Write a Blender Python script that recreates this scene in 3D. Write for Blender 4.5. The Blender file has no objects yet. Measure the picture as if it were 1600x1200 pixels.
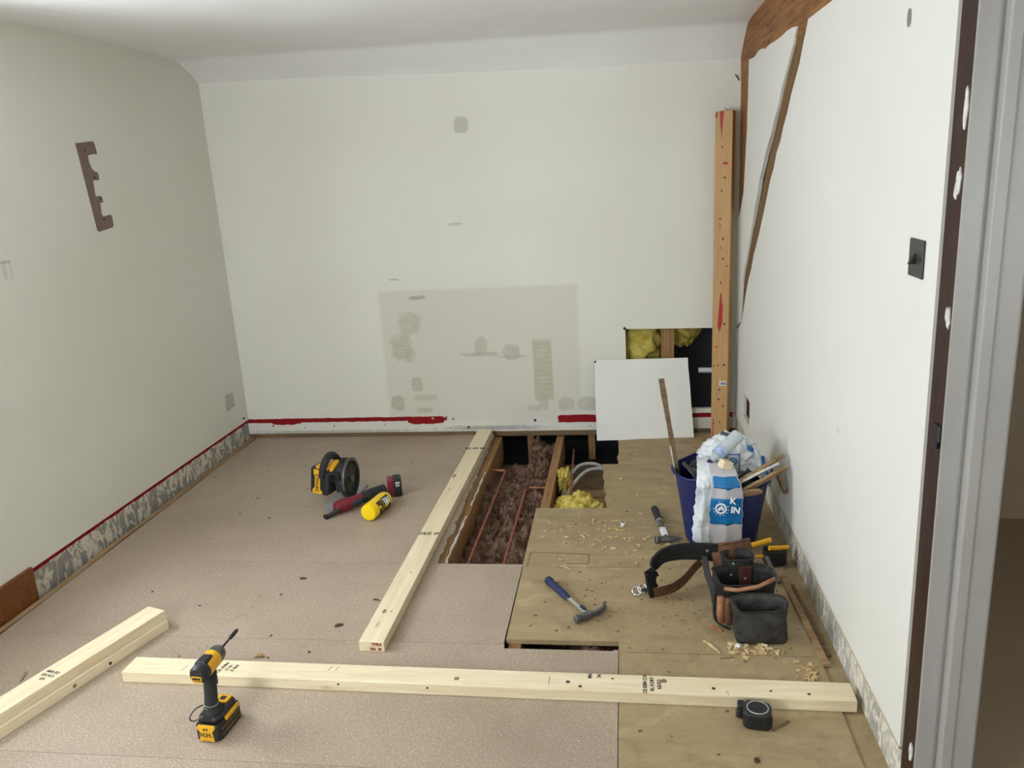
import bpy, bmesh, math, random
from mathutils import Vector, Matrix, noise
from mathutils.geometry import tessellate_polygon
random.seed(7)
SC = bpy.context.scene
COL = SC.collection
PI = math.pi

# ------------------------------------------------------------------ camera
cam = bpy.data.cameras.new('camera')
cam.sensor_width = 36.0; cam.sensor_fit = 'HORIZONTAL'
cam.lens = 1263.8 / 1600 * 36.0
cam.clip_start = 0.02; cam.clip_end = 200
co = bpy.data.objects.new('camera', cam); COL.objects.link(co)
_r = Vector((0.98995767, 0.12921038, -0.05734535)); _u = Vector((0.02112097, 0.26591228, 0.96376582)); _f = Vector((-0.13977738, 0.95529856, -0.26051286))
co.matrix_world = Matrix(((_r.x, _u.x, -_f.x, 2.4576), (_r.y, _u.y, -_f.y, -4.7835), (_r.z, _u.z, -_f.z, 1.63), (0, 0, 0, 1)))
SC.camera = co

# ------------------------------------------------------------------ sky, window light, exposure
WIN = (2.10, 3.00, 0.80, 2.08)          # window in the left wall: from s, to s (metres from the back wall), sill, head
w = bpy.data.worlds.new('sky'); SC.world = w; w.use_nodes = True
bg = w.node_tree.nodes['Background']; bg.inputs[0].default_value = (0.90, 0.975, 1.05, 1); bg.inputs[1].default_value = 12.0
def portal(name, loc, rot, sx, sy):
    l = bpy.data.lights.new(name, 'AREA'); l.shape = 'RECTANGLE'; l.size = sx; l.size_y = sy
    l.cycles.is_portal = True
    o = bpy.data.objects.new(name, l); COL.objects.link(o); o.location = loc; o.rotation_euler = rot
portal('window_portal', (-0.16, -(WIN[0] + WIN[1]) / 2, (WIN[2] + WIN[3]) / 2), (0, -PI / 2, 0), WIN[3] - WIN[2], WIN[1] - WIN[0])
FWIN = (.15, 1.15, .80, 2.05)            # second window, in the front wall behind the camera: x from, x to, sill, head
portal('front_window_portal', ((FWIN[0] + FWIN[1]) / 2, -5.56, (FWIN[2] + FWIN[3]) / 2), (PI / 2, 0, 0), FWIN[1] - FWIN[0], FWIN[3] - FWIN[2])
portal('added_hall_opening_portal', (3.85, -5.56, 1.35), (PI / 2, 0, 0), .6, .7)  # unseen opening, added to brighten the hall
vs = SC.view_settings
vs.view_transform = 'Standard'; vs.look = 'None'; vs.gamma = 1.0; vs.use_curve_mapping = False
vs.exposure = 0.75

# ------------------------------------------------------------------ material helpers
def S(r, g=None, b=None):
    """sRGB 0-255 -> linear"""
    if g is None: g = b = r
    f = lambda c: (c / 255 / 12.92) if c / 255 <= 0.04045 else ((c / 255 + 0.055) / 1.055) ** 2.4
    return (f(r), f(g), f(b), 1.0)
class NT:
    def __init__(s, name, rough=0.6, metal=0.0, spec=0.5):
        s.m = bpy.data.materials.new(name); s.m.use_nodes = True
        s.t = s.m.node_tree; s.b = s.t.nodes['Principled BSDF']
        s.b.inputs['Roughness'].default_value = rough; s.b.inputs['Metallic'].default_value = metal
        s.b.inputs['Specular IOR Level'].default_value = spec
        s.tc = s.t.nodes.new('ShaderNodeTexCoord')
    def put(s, sock, v):
        if v is None: return
        if isinstance(v, bpy.types.NodeSocket): s.t.links.new(v, sock)
        else: sock.default_value = v
    def math(s, op, a, b=None, c=None):
        n = s.t.nodes.new('ShaderNodeMath'); n.operation = op
        s.put(n.inputs[0], a); s.put(n.inputs[1], b); s.put(n.inputs[2], c); return n.outputs[0]
    def mix(s, f, a, b):
        n = s.t.nodes.new('ShaderNodeMix'); n.data_type = 'RGBA'
        s.put(n.inputs[0], f); s.put(n.inputs[6], a); s.put(n.inputs[7], b); return n.outputs[2]
    def vec(s, scale=(1, 1, 1), loc=(0, 0, 0), rot=(0, 0, 0)):
        n = s.t.nodes.new('ShaderNodeMapping'); s.t.links.new(s.tc.outputs['Object'], n.inputs[0])
        n.inputs[1].default_value = loc; n.inputs[2].default_value = rot; n.inputs[3].default_value = scale; return n.outputs[0]
    def noise(s, scale, detail=4, vec=None, rough=0.55, dist=0):
        n = s.t.nodes.new('ShaderNodeTexNoise'); s.t.links.new(vec or s.tc.outputs['Object'], n.inputs['Vector'])
        n.inputs['Scale'].default_value = scale; n.inputs['Detail'].default_value = detail
        n.inputs['Roughness'].default_value = rough; n.inputs['Distortion'].default_value = dist; return n.outputs[0]
    def voro(s, scale, vec=None, feat='F1', out=0):
        n = s.t.nodes.new('ShaderNodeTexVoronoi'); s.t.links.new(vec or s.tc.outputs['Object'], n.inputs['Vector'])
        n.feature = feat; n.inputs['Scale'].default_value = scale; return n.outputs[out]
    def rng(s, v, a, b, c=0.0, d=1.0, smooth=False):
        n = s.t.nodes.new('ShaderNodeMapRange'); n.clamp = True
        if smooth: n.interpolation_type = 'SMOOTHSTEP'
        s.put(n.inputs[0], v)
        for i, q in zip((1, 2, 3, 4), (a, b, c, d)): n.inputs[i].default_value = q
        return n.outputs[0]
    def xyz(s):
        n = s.t.nodes.new('ShaderNodeSeparateXYZ'); s.t.links.new(s.tc.outputs['Object'], n.inputs[0]); return n.outputs
    def color(s, v): s.put(s.b.inputs['Base Color'], v); return s
    def bump(s, h, strength=0.3, dist=0.002):
        n = s.t.nodes.new('ShaderNodeBump'); n.inputs['Strength'].default_value = strength; n.inputs['Distance'].default_value = dist
        s.t.links.new(h, n.inputs['Height']); s.t.links.new(n.outputs[0], s.b.inputs['Normal']); return s
    def box(s, U, V, cu, cv, hu, hv, nz, edge=0.3, soft=0.08):
        """soft-edged ragged rectangle mask"""
        du = s.math('DIVIDE', s.math('ABSOLUTE', s.math('SUBTRACT', U, cu)), hu)
        dv = s.math('DIVIDE', s.math('ABSOLUTE', s.math('SUBTRACT', V, cv)), hv)
        m = s.math('MAXIMUM', du, dv) if edge < .3 or max(hu, hv) > .3 else s.math('POWER', s.math('ADD', s.math('POWER', du, 3.0), s.math('POWER', dv, 3.0)), 1 / 3)
        d = s.math('ADD', m, s.math('MULTIPLY', s.math('SUBTRACT', nz, 0.5), edge * 2))
        return s.rng(d, 1 - soft, 1 + soft, 1.0, 0.0, True)

def plain(name, c1, c2=None, rough=0.6, scale=30, metal=0.0, spec=0.5, bump=0.0, bscale=80, bd=0.001):
    n = NT(name, rough, metal, spec)
    if c2 is None: c2 = tuple(x * 0.8 for x in c1[:3]) + (1,)
    n.color(n.mix(n.rng(n.noise(scale, 5), 0.3, 0.7), c1, c2))
    if bump: n.bump(n.noise(bscale, 4), bump, bd)
    return n.m

def wood(name, c1, c2, knot=None, ring=1.0, rough=0.6, seed=0.0, grain=1.0):
    """grain runs along local X"""
    n = NT(name, rough, 0, 0.3)
    v = n.vec((1.2, 16, 16), (seed, seed * 3, seed * 7))
    a = n.noise(3.2, 6, v, 0.6, 0.6)
    v2 = n.vec((3.0, 90, 90), (seed, 0, 0))
    b = n.noise(5, 3, v2)
    f = n.math('ADD', n.math('MULTIPLY', n.rng(a, 0.32, 0.72), 0.75 * ring), n.math('MULTIPLY', b, 0.35 * grain))
    c = n.mix(n.rng(f, 0.1, 1.0), c1, c2)
    if knot is not None:
        vk = n.vec((3.1, 9.0, 9.0), (seed * 1.7 + .3, seed * .9, seed * .37))
        d = n.voro(1.0, vk)
        c = n.mix(n.rng(d, 0.05, 0.13, 0.85, 0.0, True), c, knot)
    n.color(c); n.bump(b, 0.15, 0.001)
    return n.m

def chip(name, base, dark, light, dust=None, dustamt=0.5, seed=0):
    n = NT(name, 0.45, 0, 0.5) if dust is None else NT(name, .62, 0, .35)
    v = n.vec((1, 1, 1), (seed, seed * 2, 0))
    fine = n.noise(260, 3, v, 0.7)
    f2 = n.noise(165, 2, n.vec((1, 1, 1), (seed + 9, 4, 0)), 0.6)
    f3 = n.noise(170, 2, n.vec((1, 1, 1), (seed + 19, 7, 0)), 0.6)
    big = n.noise(1.6, 5, v, 0.6)
    streak = n.noise(5, 5, n.vec((0.6, 3.0, 1), (seed, 0, 0)), 0.65)
    k = .30 if dust is not None else .68
    c = n.mix(n.rng(fine, 0.3, 0.7), tuple(.5 * x + .5 * y for x, y in zip(dark, base)), base)
    c = n.mix(n.rng(f2, 0.56, 0.72, 0, k), c, light)
    c = n.mix(n.rng(f3, 0.56, 0.72, 0, k), c, dark)
    c = n.mix(n.rng(big, 0.42, 0.72, 0, 0.30), c, dark)
    if dust is not None:
        c = n.mix(n.rng(streak, 0.35, 0.65, dustamt * 0.35, dustamt), c, dust)
        sc = n.noise(7, 7, v, 0.75, 1.2)
        c = n.mix(n.rng(sc, 0.52, 0.72, 0, 0.55), c, dark)
        c = n.mix(n.rng(n.noise(5, 7, n.vec((1, 1, 1), (seed + 3, 0, 0)), 0.75, .8), 0.52, 0.70, 0, 0.5), c, light)
    else:
        sp = n.noise(5, 7, v, 0.75, 1.0)
        c = n.mix(n.rng(sp, 0.60, 0.76, 0, 0.4), c, dark)
    n.color(c)
    n.bump(fine, 0.12, 0.001)
    return n.m

# ------------------------------------------------------------------ mesh helpers
def link(name, me, mat, parent=None, loc=None, rot=None):
    o = bpy.data.objects.new(name, me); COL.objects.link(o)
    if mat is not None:
        for m in (mat if isinstance(mat, (list, tuple)) else [mat]): me.materials.append(m)
    if parent: o.parent = parent
    if loc: o.location = loc
    if rot: o.rotation_euler = rot
    return o
def fin(name, bm, mat, parent=None, smooth=False, loc=None, rot=None, bevel=0, seg=2, weld=False):
    if weld: bmesh.ops.remove_doubles(bm, verts=bm.verts, dist=1e-5)
    bmesh.ops.recalc_face_normals(bm, faces=bm.faces)
    me = bpy.data.meshes.new(name); bm.to_mesh(me); bm.free()
    if smooth:
        for p in me.polygons: p.use_smooth = True
        if smooth != 'all': me.set_sharp_from_angle(angle=math.radians(40))
    o = link(name, me, mat, parent, loc, rot)
    if bevel:
        md = o.modifiers.new('bevel', 'BEVEL'); md.width = bevel; md.segments = seg; md.limit_method = 'ANGLE'; md.angle_limit = 0.6
    return o
NB = bmesh.new
def frame(d):
    d = Vector(d).normalized()
    a = Vector((0, 0, 1)) if abs(d.z) < 0.9 else Vector((1, 0, 0))
    x = d.cross(a).normalized(); return x, x.cross(d).normalized(), d
def box(bm, c, s, rz=0.0, M=None):
    R = M or Matrix.Rotation(rz, 3, 'Z'); vs = []
    for k in (-1, 1):
        for (i, j) in ((-1, -1), (1, -1), (1, 1), (-1, 1)):
            vs.append(bm.verts.new(Vector(c) + R @ Vector((i * s[0] / 2, j * s[1] / 2, k * s[2] / 2))))
    for f in ((3, 2, 1, 0), (4, 5, 6, 7), (0, 1, 5, 4), (1, 2, 6, 5), (2, 3, 7, 6), (3, 0, 4, 7)):
        bm.faces.new([vs[i] for i in f])
    return bm
def bx(bm, x0, x1, y0, y1, z0, z1): return box(bm, ((x0 + x1) / 2, (y0 + y1) / 2, (z0 + z1) / 2), (abs(x1 - x0), abs(y1 - y0), abs(z1 - z0)))
def rings(bm, rs, cap=True, closed=False):
    """bridge a list of vertex rings (lists of Vectors)"""
    R = [[bm.verts.new(p) for p in r] for r in rs]; n = len(R[0])
    for a, b in zip(R[:-1], R[1:]):
        for i in range(n): bm.faces.new((a[i], a[(i + 1) % n], b[(i + 1) % n], b[i]))
    if closed:
        a, b = R[-1], R[0]
        for i in range(n): bm.faces.new((a[i], a[(i + 1) % n], b[(i + 1) % n], b[i]))
    elif cap:
        bm.faces.new(R[0][::-1]); bm.faces.new(R[-1])
    return bm
def lathe(bm, p0, d, prof, n=24, cap=True):
    """prof: (distance along d, radius)"""
    x, y, z = frame(d); p0 = Vector(p0)
    return rings(bm, [[p0 + z * t + (x * math.cos(2 * PI * i / n) + y * math.sin(2 * PI * i / n)) * max(r, 1e-4) for i in range(n)] for t, r in prof], cap)
def cyl(bm, p0, p1, r0, r1=None, n=16):
    d = Vector(p1) - Vector(p0); return lathe(bm, p0, d, [(0, r0), (d.length, r0 if r1 is None else r1)], n)
def spline(pts, k=6):
    pts = [Vector(p) for p in pts]; out = []
    for i in range(len(pts) - 1):
        a = pts[max(i - 1, 0)]; b = pts[i]; c = pts[i + 1]; d = pts[min(i + 2, len(pts) - 1)]
        for j in range(k):
            t = j / k; out.append(0.5 * ((2 * b) + (c - a) * t + (2 * a - 5 * b + 4 * c - d) * t * t + (3 * b - a - 3 * c + d) * t ** 3))
    out.append(pts[-1]); return out
def tube(bm, pts, r, n=10, sq=(1, 1)):
    pts = [Vector(p) for p in pts]; rs = []; up = None
    for i, p in enumerate(pts):
        d = (pts[min(i + 1, len(pts) - 1)] - pts[max(i - 1, 0)]).normalized()
        if up is None: x, y, _ = frame(d)
        else:
            x = d.cross(up).normalized(); 
            y = x.cross(d).normalized()
        up = y
        rr = r[i] if isinstance(r, (list, tuple)) else r
        rs.append([p + x * math.cos(2 * PI * k / n) * rr * sq[0] + y * math.sin(2 * PI * k / n) * rr * sq[1] for k in range(n)])
    return rings(bm, rs)
def ribbon(bm, pts, wdirs, wd, t):
    """strap: flat band of width wd along wdir, thickness t"""
    pts = [Vector(p) for p in pts]; rs = []
    for i, p in enumerate(pts):
        d = (pts[min(i + 1, len(pts) - 1)] - pts[max(i - 1, 0)]).normalized()
        wv = Vector(wdirs[min(i, len(wdirs) - 1)] if isinstance(wdirs[0], (tuple, list, Vector)) else wdirs); wv = (wv - d * wv.dot(d)).normalized()
        nn = wv.cross(d).normalized(); ww = wd[i] if isinstance(wd, list) else wd
        rs.append([p + wv * a * ww / 2 + nn * b * t / 2 for a, b in ((-1, -1), (1, -1), (1, 1), (-1, 1))])
    return rings(bm, rs)
def prism(bm, outer, w0, w1, mp, holes=()):
    """extruded polygon with holes; mp(u,v,w)->xyz"""
    loops = [list(outer)] + [list(h) for h in holes]
    flat = [p for l in loops for p in l]
    A = [bm.verts.new(mp(u, v, w0)) for u, v in flat]; Bv = [bm.verts.new(mp(u, v, w1)) for u, v in flat]
    for t in tessellate_polygon([[Vector((u, v, 0)) for u, v in l] for l in loops]):
        try:
            bm.faces.new([A[i] for i in t]); bm.faces.new([Bv[i] for i in reversed(t)])
        except ValueError: pass
    k = 0
    for l in loops:
        n = len(l)
        for i in range(n): bm.faces.new((A[k + i], A[k + (i + 1) % n], Bv[k + (i + 1) % n], Bv[k + i]))
        k += n
    return bm
def rag(p, q, n, amp, rs):
    """ragged line from p to q (2D), excluding q"""
    out = []; dx, dy = q[0] - p[0], q[1] - p[1]; L = math.hypot(dx, dy); nx, ny = -dy / L, dx / L
    for i in range(n):
        t = i / n; a = 0 if i == 0 else rs.uniform(-amp, amp); out.append((p[0] + dx * t + nx * a, p[1] + dy * t + ny * a))
    return out
def grid(nu, nv, fn):
    bm = bmesh.new(); V = [[bm.verts.new(fn(i / nu, j / nv)) for j in range(nv + 1)] for i in range(nu + 1)]
    for i in range(nu):
        for j in range(nv): bm.faces.new((V[i][j], V[i + 1][j], V[i + 1][j + 1], V[i][j + 1]))
    return bm
def fbm(p, o=5): return noise.fractal(Vector(p), 1.0, 2.0, o, noise_basis='PERLIN_ORIGINAL')
def text(name, body, size, mat, parent, loc, rot=(0, 0, 0), M=None, depth=0.0004, align='CENTER', bold=0.0):
    cu = bpy.data.curves.new(name, 'FONT'); cu.body = body; cu.size = size; cu.extrude = depth; cu.align_x = align; cu.align_y = 'CENTER'; cu.offset = bold
    cu.resolution_u = 3
    t = bpy.data.objects.new(name + '_tmp', cu); COL.objects.link(t)
    me = bpy.data.meshes.new_from_object(t); bpy.data.objects.remove(t); bpy.data.curves.remove(cu); me.materials.clear()
    o = link(name, me, mat, parent, loc, rot)
    if M is not None: o.matrix_local = M
    return o
def tag(o, label=None, cat=None, group=None, kind=None):
    if label: o['label'] = label
    if cat: o['category'] = cat
    if group: o['group'] = group
    if kind: o['kind'] = kind
    return o
def thing(name, label, cat, loc=(0, 0, 0), rz=0.0, group=None, rot=None):
    o = bpy.data.objects.new(name, None); COL.objects.link(o); o.empty_display_size = 0.05
    o.location = loc; o.rotation_euler = rot or (0, 0, rz)
    return tag(o, label, cat, group)

# ------------------------------------------------------------------ materials
WHITE = S(229, 227, 218); CREAM = S(214, 209, 190)
RED = S(140, 16, 22)
def wall_mat(name, ui, patches, sgn=1, base=WHITE, b2=None):
    n = NT(name, 0.75, 0, 0.25); X = n.xyz(); U = X[ui]; V = X[2]
    if sgn < 0: U = n.math('MULTIPLY', U, -1.0)
    c = n.mix(n.rng(n.noise(1.4, 4), 0.35, 0.7), base, b2 or S(224, 222, 210))
    nz = n.noise(22, 5); nz2 = n.noise(60, 5, None, 0.7, 1.0)
    streak = n.noise(8, 4, n.vec((1.5, 1.5, 14)), 0.6)
    for p in patches:
        cu, cv, hu, hv, colr = p[:5]; edge = p[5] if len(p) > 5 else 0.3; amt = p[6] if len(p) > 6 else 1.0; soft = p[7] if len(p) > 7 else 0.08
        kind = p[8] if len(p) > 8 else ''
        m = n.box(U, V, cu, cv, hu, hv, nz, edge, soft)
        if kind == 's': m = n.math('MULTIPLY', m, n.rng(streak, 0.32, 0.55, 0.35, 1.0))
        if kind == 'b': m = n.math('MULTIPLY', m, n.rng(nz2, 0.42, 0.50))
        c = n.mix(n.math('MULTIPLY', m, amt), c, colr)
    n.color(c); n.bump(n.noise(120, 3), 0.08, 0.001)
    return n.m
GB = S(186, 180, 160); PK = S(196, 184, 168)
back_patches = [
    (1.57, .50, .61, .43, S(205, 202, 186), .03, .55, .03),              # big repainted rectangle
    (1.143, .725, .07, .065, GB, .5, .6, .2, 's'), (1.075, .575, .065, .08, GB, .5, .7, .2, 's'), (1.13, .53, .03, .05, GB, .5, .5, .2, 's'),
    (1.58, .575, .04, .055, PK, .5, .8, .15, 's'), (1.57, .52, .11, .012, S(176, 174, 165), .9, .6, .4), (1.765, .525, .05, .05, GB, .35, .7, .15, 's'), (1.77, .50, .09, .008, S(176, 174, 165), .9, .6, .4),
    (1.955, .41, .058, .19, S(186, 176, 152), .1, .8, .08, 's'), (1.95, .205, .03, .05, GB, .3, .6, .15, 's'),
    (1.156, .335, .036, .045, GB, .3, .75, .15, 's'), (1.02, .215, .042, .05, S(182, 174, 152), .3, .8, .12, 's'), (1.2, .25, .07, .02, GB, .7, .5, .4),
    (2.09, .19, .05, .04, GB, .3, .65, .15, 's'), (2.22, .19, .06, .045, GB, .3, .65, .15, 's'), (1.19, .165, .05, .018, GB, .5, .6, .3), (1.89, .17, .04, .02, GB, .5, .5, .3),
    (1.551, 1.871, .042, .046, S(190, 188, 180), .35, .85, .15), (1.21, .885, .055, .012, S(165, 162, 148), 1.0, .8, .3), (1.48, 1.315, .04, .008, S(180, 178, 168), 1.2, .6, .4), (1.07, 1.0, .03, .006, S(170, 168, 158), 1.2, .6, .4),
    (1.55, .05, 1.6, .055, S(222, 218, 208), .1, .7, .1), (1.62, .042, .28, .014, S(150, 150, 146), .7, .7, .6), (.55, .03, .5, .010, S(160, 158, 150), .9, .6, .5),
    (.62, .110, .715, .014, RED, .45, 1.0, .04), (1.18, .092, .12, .018, RED, .5, 1.0, .04), (.25, .10, .10, .018, RED, .5, 1.0, .04), (2.19, .095, .16, .024, RED, .28, 1.0, .03), (2.95, .105, .14, .014, RED, .25, 1.0, .04),
]
M_BACK = wall_mat('wall_paint_back', 0, back_patches, 1)
M_LEFT = wall_mat('wall_paint_left', 1, [(1.815, 1.34, .012, .04, S(205, 203, 198), .3, .7, .2), (1.78, 1.34, .006, .04, S(205, 203, 198), .3, .7, .2), (1.80, 1.37, .03, .006, S(160, 158, 150), .6, .5, .3), (.06, .15, .012, .008, S(40, 36, 30), .5, 1, .2)], -1)
M_RIGHT = wall_mat('wall_paint_right', 1, [(2.62, 1.911, .015, .021, S(130, 126, 118), .3, 1.0, .12), (2.79, 1.25, .03, .05, S(220, 213, 198), .8, .4, .9), (2.78, 1.44, .05, .012, S(214, 212, 205), .8, .3, .9), (2.2, .75, .02, .01, S(200, 196, 186), .8, .5, .4)], -1, S(222, 220, 213), S(218, 216, 207))
M_CEIL = wall_mat('ceiling_paint', 0, [], 1, S(238, 238, 236), S(232, 231, 228))
M_HALL = plain('hall_wall_paint', S(176, 160, 134), S(168, 152, 128), 0.8, 2)
def band(name, c1, c2, redtop):
    n = NT(name, 0.85, 0, 0.2); X = n.xyz(); Z = X[2]
    nb = n.noise(26, 5, n.vec((1, 1, 0.45)), 0.6, 1.2); nc = n.noise(45, 4, None, .6, .6)
    c = n.mix(n.rng(n.noise(5, 4), .35, .65), c1, c2)
    c = n.mix(n.rng(nb, 0.48, 0.54, 0, .9), c, S(222, 215, 196))
    c = n.mix(n.rng(nc, 0.60, 0.68, 0, .6), c, S(104, 98, 90))
    if redtop:
        e = n.math('ADD', Z, n.math('MULTIPLY', n.math('SUBTRACT', n.noise(18, 3), .5), .02))
        c = n.mix(n.rng(e, .100, .104), c, RED)
    n.color(c); n.bump(nb, .6, .004); return n.m
M_BANDL = band('bare_plaster_band_left', S(160, 155, 148), S(140, 136, 130), True)
M_BANDR = band('bare_plaster_band_right', S(186, 181, 172), S(160, 156, 148), False)
M_EDGE = plain('plaster_edge', S(205, 186, 158), S(180, 160, 132), .8, 40)
M_CHIP = [chip('chipboard_%d' % i, S(183, 165, 145), S(118, 98, 78), S(234, 222, 207), None, 0, i * 3.7) for i in range(3)]
M_DUST = [chip('dusty_board_%d' % i, S(160, 138, 104), S(112, 90, 62), S(196, 176, 138), S(176, 155, 118), .8, i * 5.1) for i in range(3)]
M_PINE = [wood('fresh_pine_%d' % i, S(238, 226, 196), S(218, 196, 154), S(150, 108, 62), 0.9, 0.42, i * 2.3 + .4) for i in range(4)]
M_POST = wood('leaning_post_pine', S(196, 158, 108), S(170, 126, 78), S(110, 72, 38), 0.7, 0.55, 5.5)
M_JOIST = wood('joist_pine', S(168, 130, 86), S(122, 86, 52), S(84, 54, 28), 1.0, 0.7, 9.1)
M_OAK = wood('old_oak', S(166, 116, 68), S(112, 72, 40), S(84, 50, 26), 1.1, 0.7, 3.3, 1.6)
M_OAK2 = wood('old_oak_brace', S(136, 104, 66), S(96, 70, 42), None, 1.2, 0.75, 6.3, 1.6)
M_DARKW = wood('dark_brown_stud', S(62, 40, 28), S(40, 25, 18), None, 1.0, 0.6, 2.2)
M_SKIRT = wood('varnished_skirting', S(132, 82, 44), S(98, 56, 28), None, 1.0, 0.4, 1.9)
M_OLD = wood('old_grey_wood', S(140, 116, 88), S(100, 80, 58), None, 1.2, 0.8, 4.4, 1.6)
M_LATH = wood('old_splintered_wood', S(186, 158, 120), S(136, 106, 72), None, 1.2, 0.75, 7.7, 1.6)
M_BLACK = plain('black_plastic', S(34, 34, 36), S(24, 24, 26), .5, 60, 0, .5)
M_RUBBER = plain('dark_rubber', S(44, 45, 46), S(30, 31, 32), .75, 60)
M_YEL = plain('yellow_plastic', S(236, 178, 28), S(220, 160, 20), .4, 40)
M_YELB = plain('bright_yellow_bottle', S(250, 214, 10), S(240, 200, 6), .35, 20)
M_MAR = plain('maroon_plastic', S(128, 30, 48), S(108, 24, 40), .4, 40)
M_STEEL = plain('steel', S(196, 196, 194), S(160, 160, 160), .35, 50, .5)
M_DSTEEL = plain('dark_steel', S(112, 112, 110), S(80, 80, 80), .45, 50, .5)
M_CHROME = plain('chrome', S(225, 225, 225), S(205, 205, 205), .15, 50, 1.0)
M_ALU = plain('saw_shoe_alloy', S(176, 176, 174), S(146, 146, 146), .4, 30, .25)
M_COPPER = plain('copper', S(178, 112, 86), S(126, 74, 54), .4, 30, .6)
M_BLUE = plain('blue_plastic_tub', S(20, 38, 102), S(13, 26, 78), .45, 14, 0, .5, .2, 60)
M_NAVY = plain('navy_rubber_grip', S(30, 42, 84), S(22, 32, 66), .6, 60)
M_LEATH = plain('black_leather', S(40, 38, 36), S(22, 21, 20), .6, 34, 0, .4, .5, 160, .0015)
M_LEATHG = plain('worn_grey_leather', S(70, 68, 64), S(32, 31, 30), .6, 26, 0, .4, .5, 160, .0015)
M_BROWNL = plain('brown_leather', S(118, 80, 54), S(78, 50, 34), .6, 30, 0, .4, .4, 160, .0015)
M_TANL = plain('tan_leather', S(176, 128, 92), S(134, 88, 58), .6, 34, 0, .4, .4, 160, .0015)
M_OXB = plain('oxblood_leather', S(92, 48, 38), S(64, 34, 28), .6, 30, 0, .4, .4, 160, .0015)
M_WEB = plain('black_webbing', S(40, 40, 39), S(27, 27, 27), .85, 120, 0, .2, .6, 400, .001)
M_PB = plain('painted_plasterboard', S(234, 233, 226), S(228, 226, 218), .7, 3)
M_PBEDGE = plain('plasterboard_core', S(176, 170, 158), S(150, 142, 128), .9, 60)
M_INK = plain('ink', S(40, 38, 44), S(56, 54, 60), .7)
M_REDINK = plain('red_ink', S(150, 50, 50), S(120, 36, 38), .7)
M_REDP = plain('red_paint', S(176, 24, 26), S(150, 18, 22), .55)
M_VOIDSHADE = plain('painted_hollow_shade', S(12, 9, 7), S(7, 5, 4), .95)  # near-black colour stands in for the deep shade inside hollows
M_LATHB = plain('ceiling_board_back', S(128, 108, 82), S(100, 82, 60), .85, 12)
M_WPIPE = plain('white_plastic_pipe', S(226, 226, 226), S(214, 214, 214), .4)
M_CABLE = plain('grey_cable', S(176, 174, 170), S(150, 148, 146), .5)
M_WPAINT_SHADE = plain('shade_greyed_white_gloss', S(160, 157, 152), S(152, 149, 144), .4, 3)  # white paint greyed: the lining's shade is put into its colour
M_SWITCH = plain('dark_grey_switch_metal', S(66, 66, 62), S(58, 58, 54), .4, 20, .3)
M_FILL = plain('filler', S(225, 222, 216), S(190, 186, 178), .8, 60)
M_BARE = plain('bare_brown_plaster', S(132, 114, 102), S(120, 102, 92), .9, 30)
M_FILLG = plain('grey_filler_patch', S(208, 204, 192), S(176, 172, 160), .9, 50, 0, .2, .5, 70, .003)
M_BAGGREY = plain('bag_print_grey', S(196, 192, 196), S(186, 182, 188), .4, 12)
M_BAGBLUE = plain('bag_print_blue', S(14, 118, 178), S(10, 100, 160), .35, 12)
M_BAGW = plain('bag_print_white', S(238, 240, 242), S(228, 230, 234), .4, 12)
M_TARP = plain('black_membrane', S(78, 76, 78), S(46, 44, 46), .5, 9, 0, .5)
M_SHAV = plain('pine_shavings', S(222, 198, 150), S(188, 156, 106), .8, 40)
M_SAWDUST = plain('sawdust', S(206, 182, 136), S(190, 164, 118), .9, 200)
M_GRIT = plain('dark_grit', S(84, 64, 44), S(58, 42, 28), .9, 100)
def wool(name, c1, c2, c3):
    n = NT(name, .95, 0, .1)
    a = n.noise(9, 6, None, .6, 1.5); b = n.noise(60, 4, n.vec((1, .35, 1)), .7, 1.0)
    c = n.mix(n.rng(a, .35, .62), c1, c2); c = n.mix(n.rng(b, .52, .75, 0, .8), c, c3)
    n.color(c); n.bump(b, .9, .006); return n.m
M_WOOL = wool('brown_mineral_wool', S(126, 98, 82), S(74, 53, 42), S(176, 152, 138))
M_WOOLY = wool('yellow_glass_wool', S(226, 208, 112), S(190, 166, 70), S(240, 230, 168))
def clear(name, col, rough, amt, alpha):
    n = NT(name, rough, 0, .5); n.color(n.mix(n.rng(n.noise(8, 3), .4, .6), col, tuple(x * .9 for x in col[:3]) + (1,)))
    n.b.inputs['Transmission Weight'].default_value = amt; n.b.inputs['IOR'].default_value = 1.15; n.b.inputs['Alpha'].default_value = alpha; return n.m
M_PET = clear('clear_bottle_plastic', S(222, 228, 232), .15, .45, 1.0)

# ================================================================== the setting
rs = random.Random(3)
LW = lambda s, z, w_: (-w_, -s, z)
RW = lambda s, z, w_: (w_, -s, z)
BW = lambda x, z, w_: (x, w_, z)
THL, THR = -0.0063, 0.013
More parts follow.
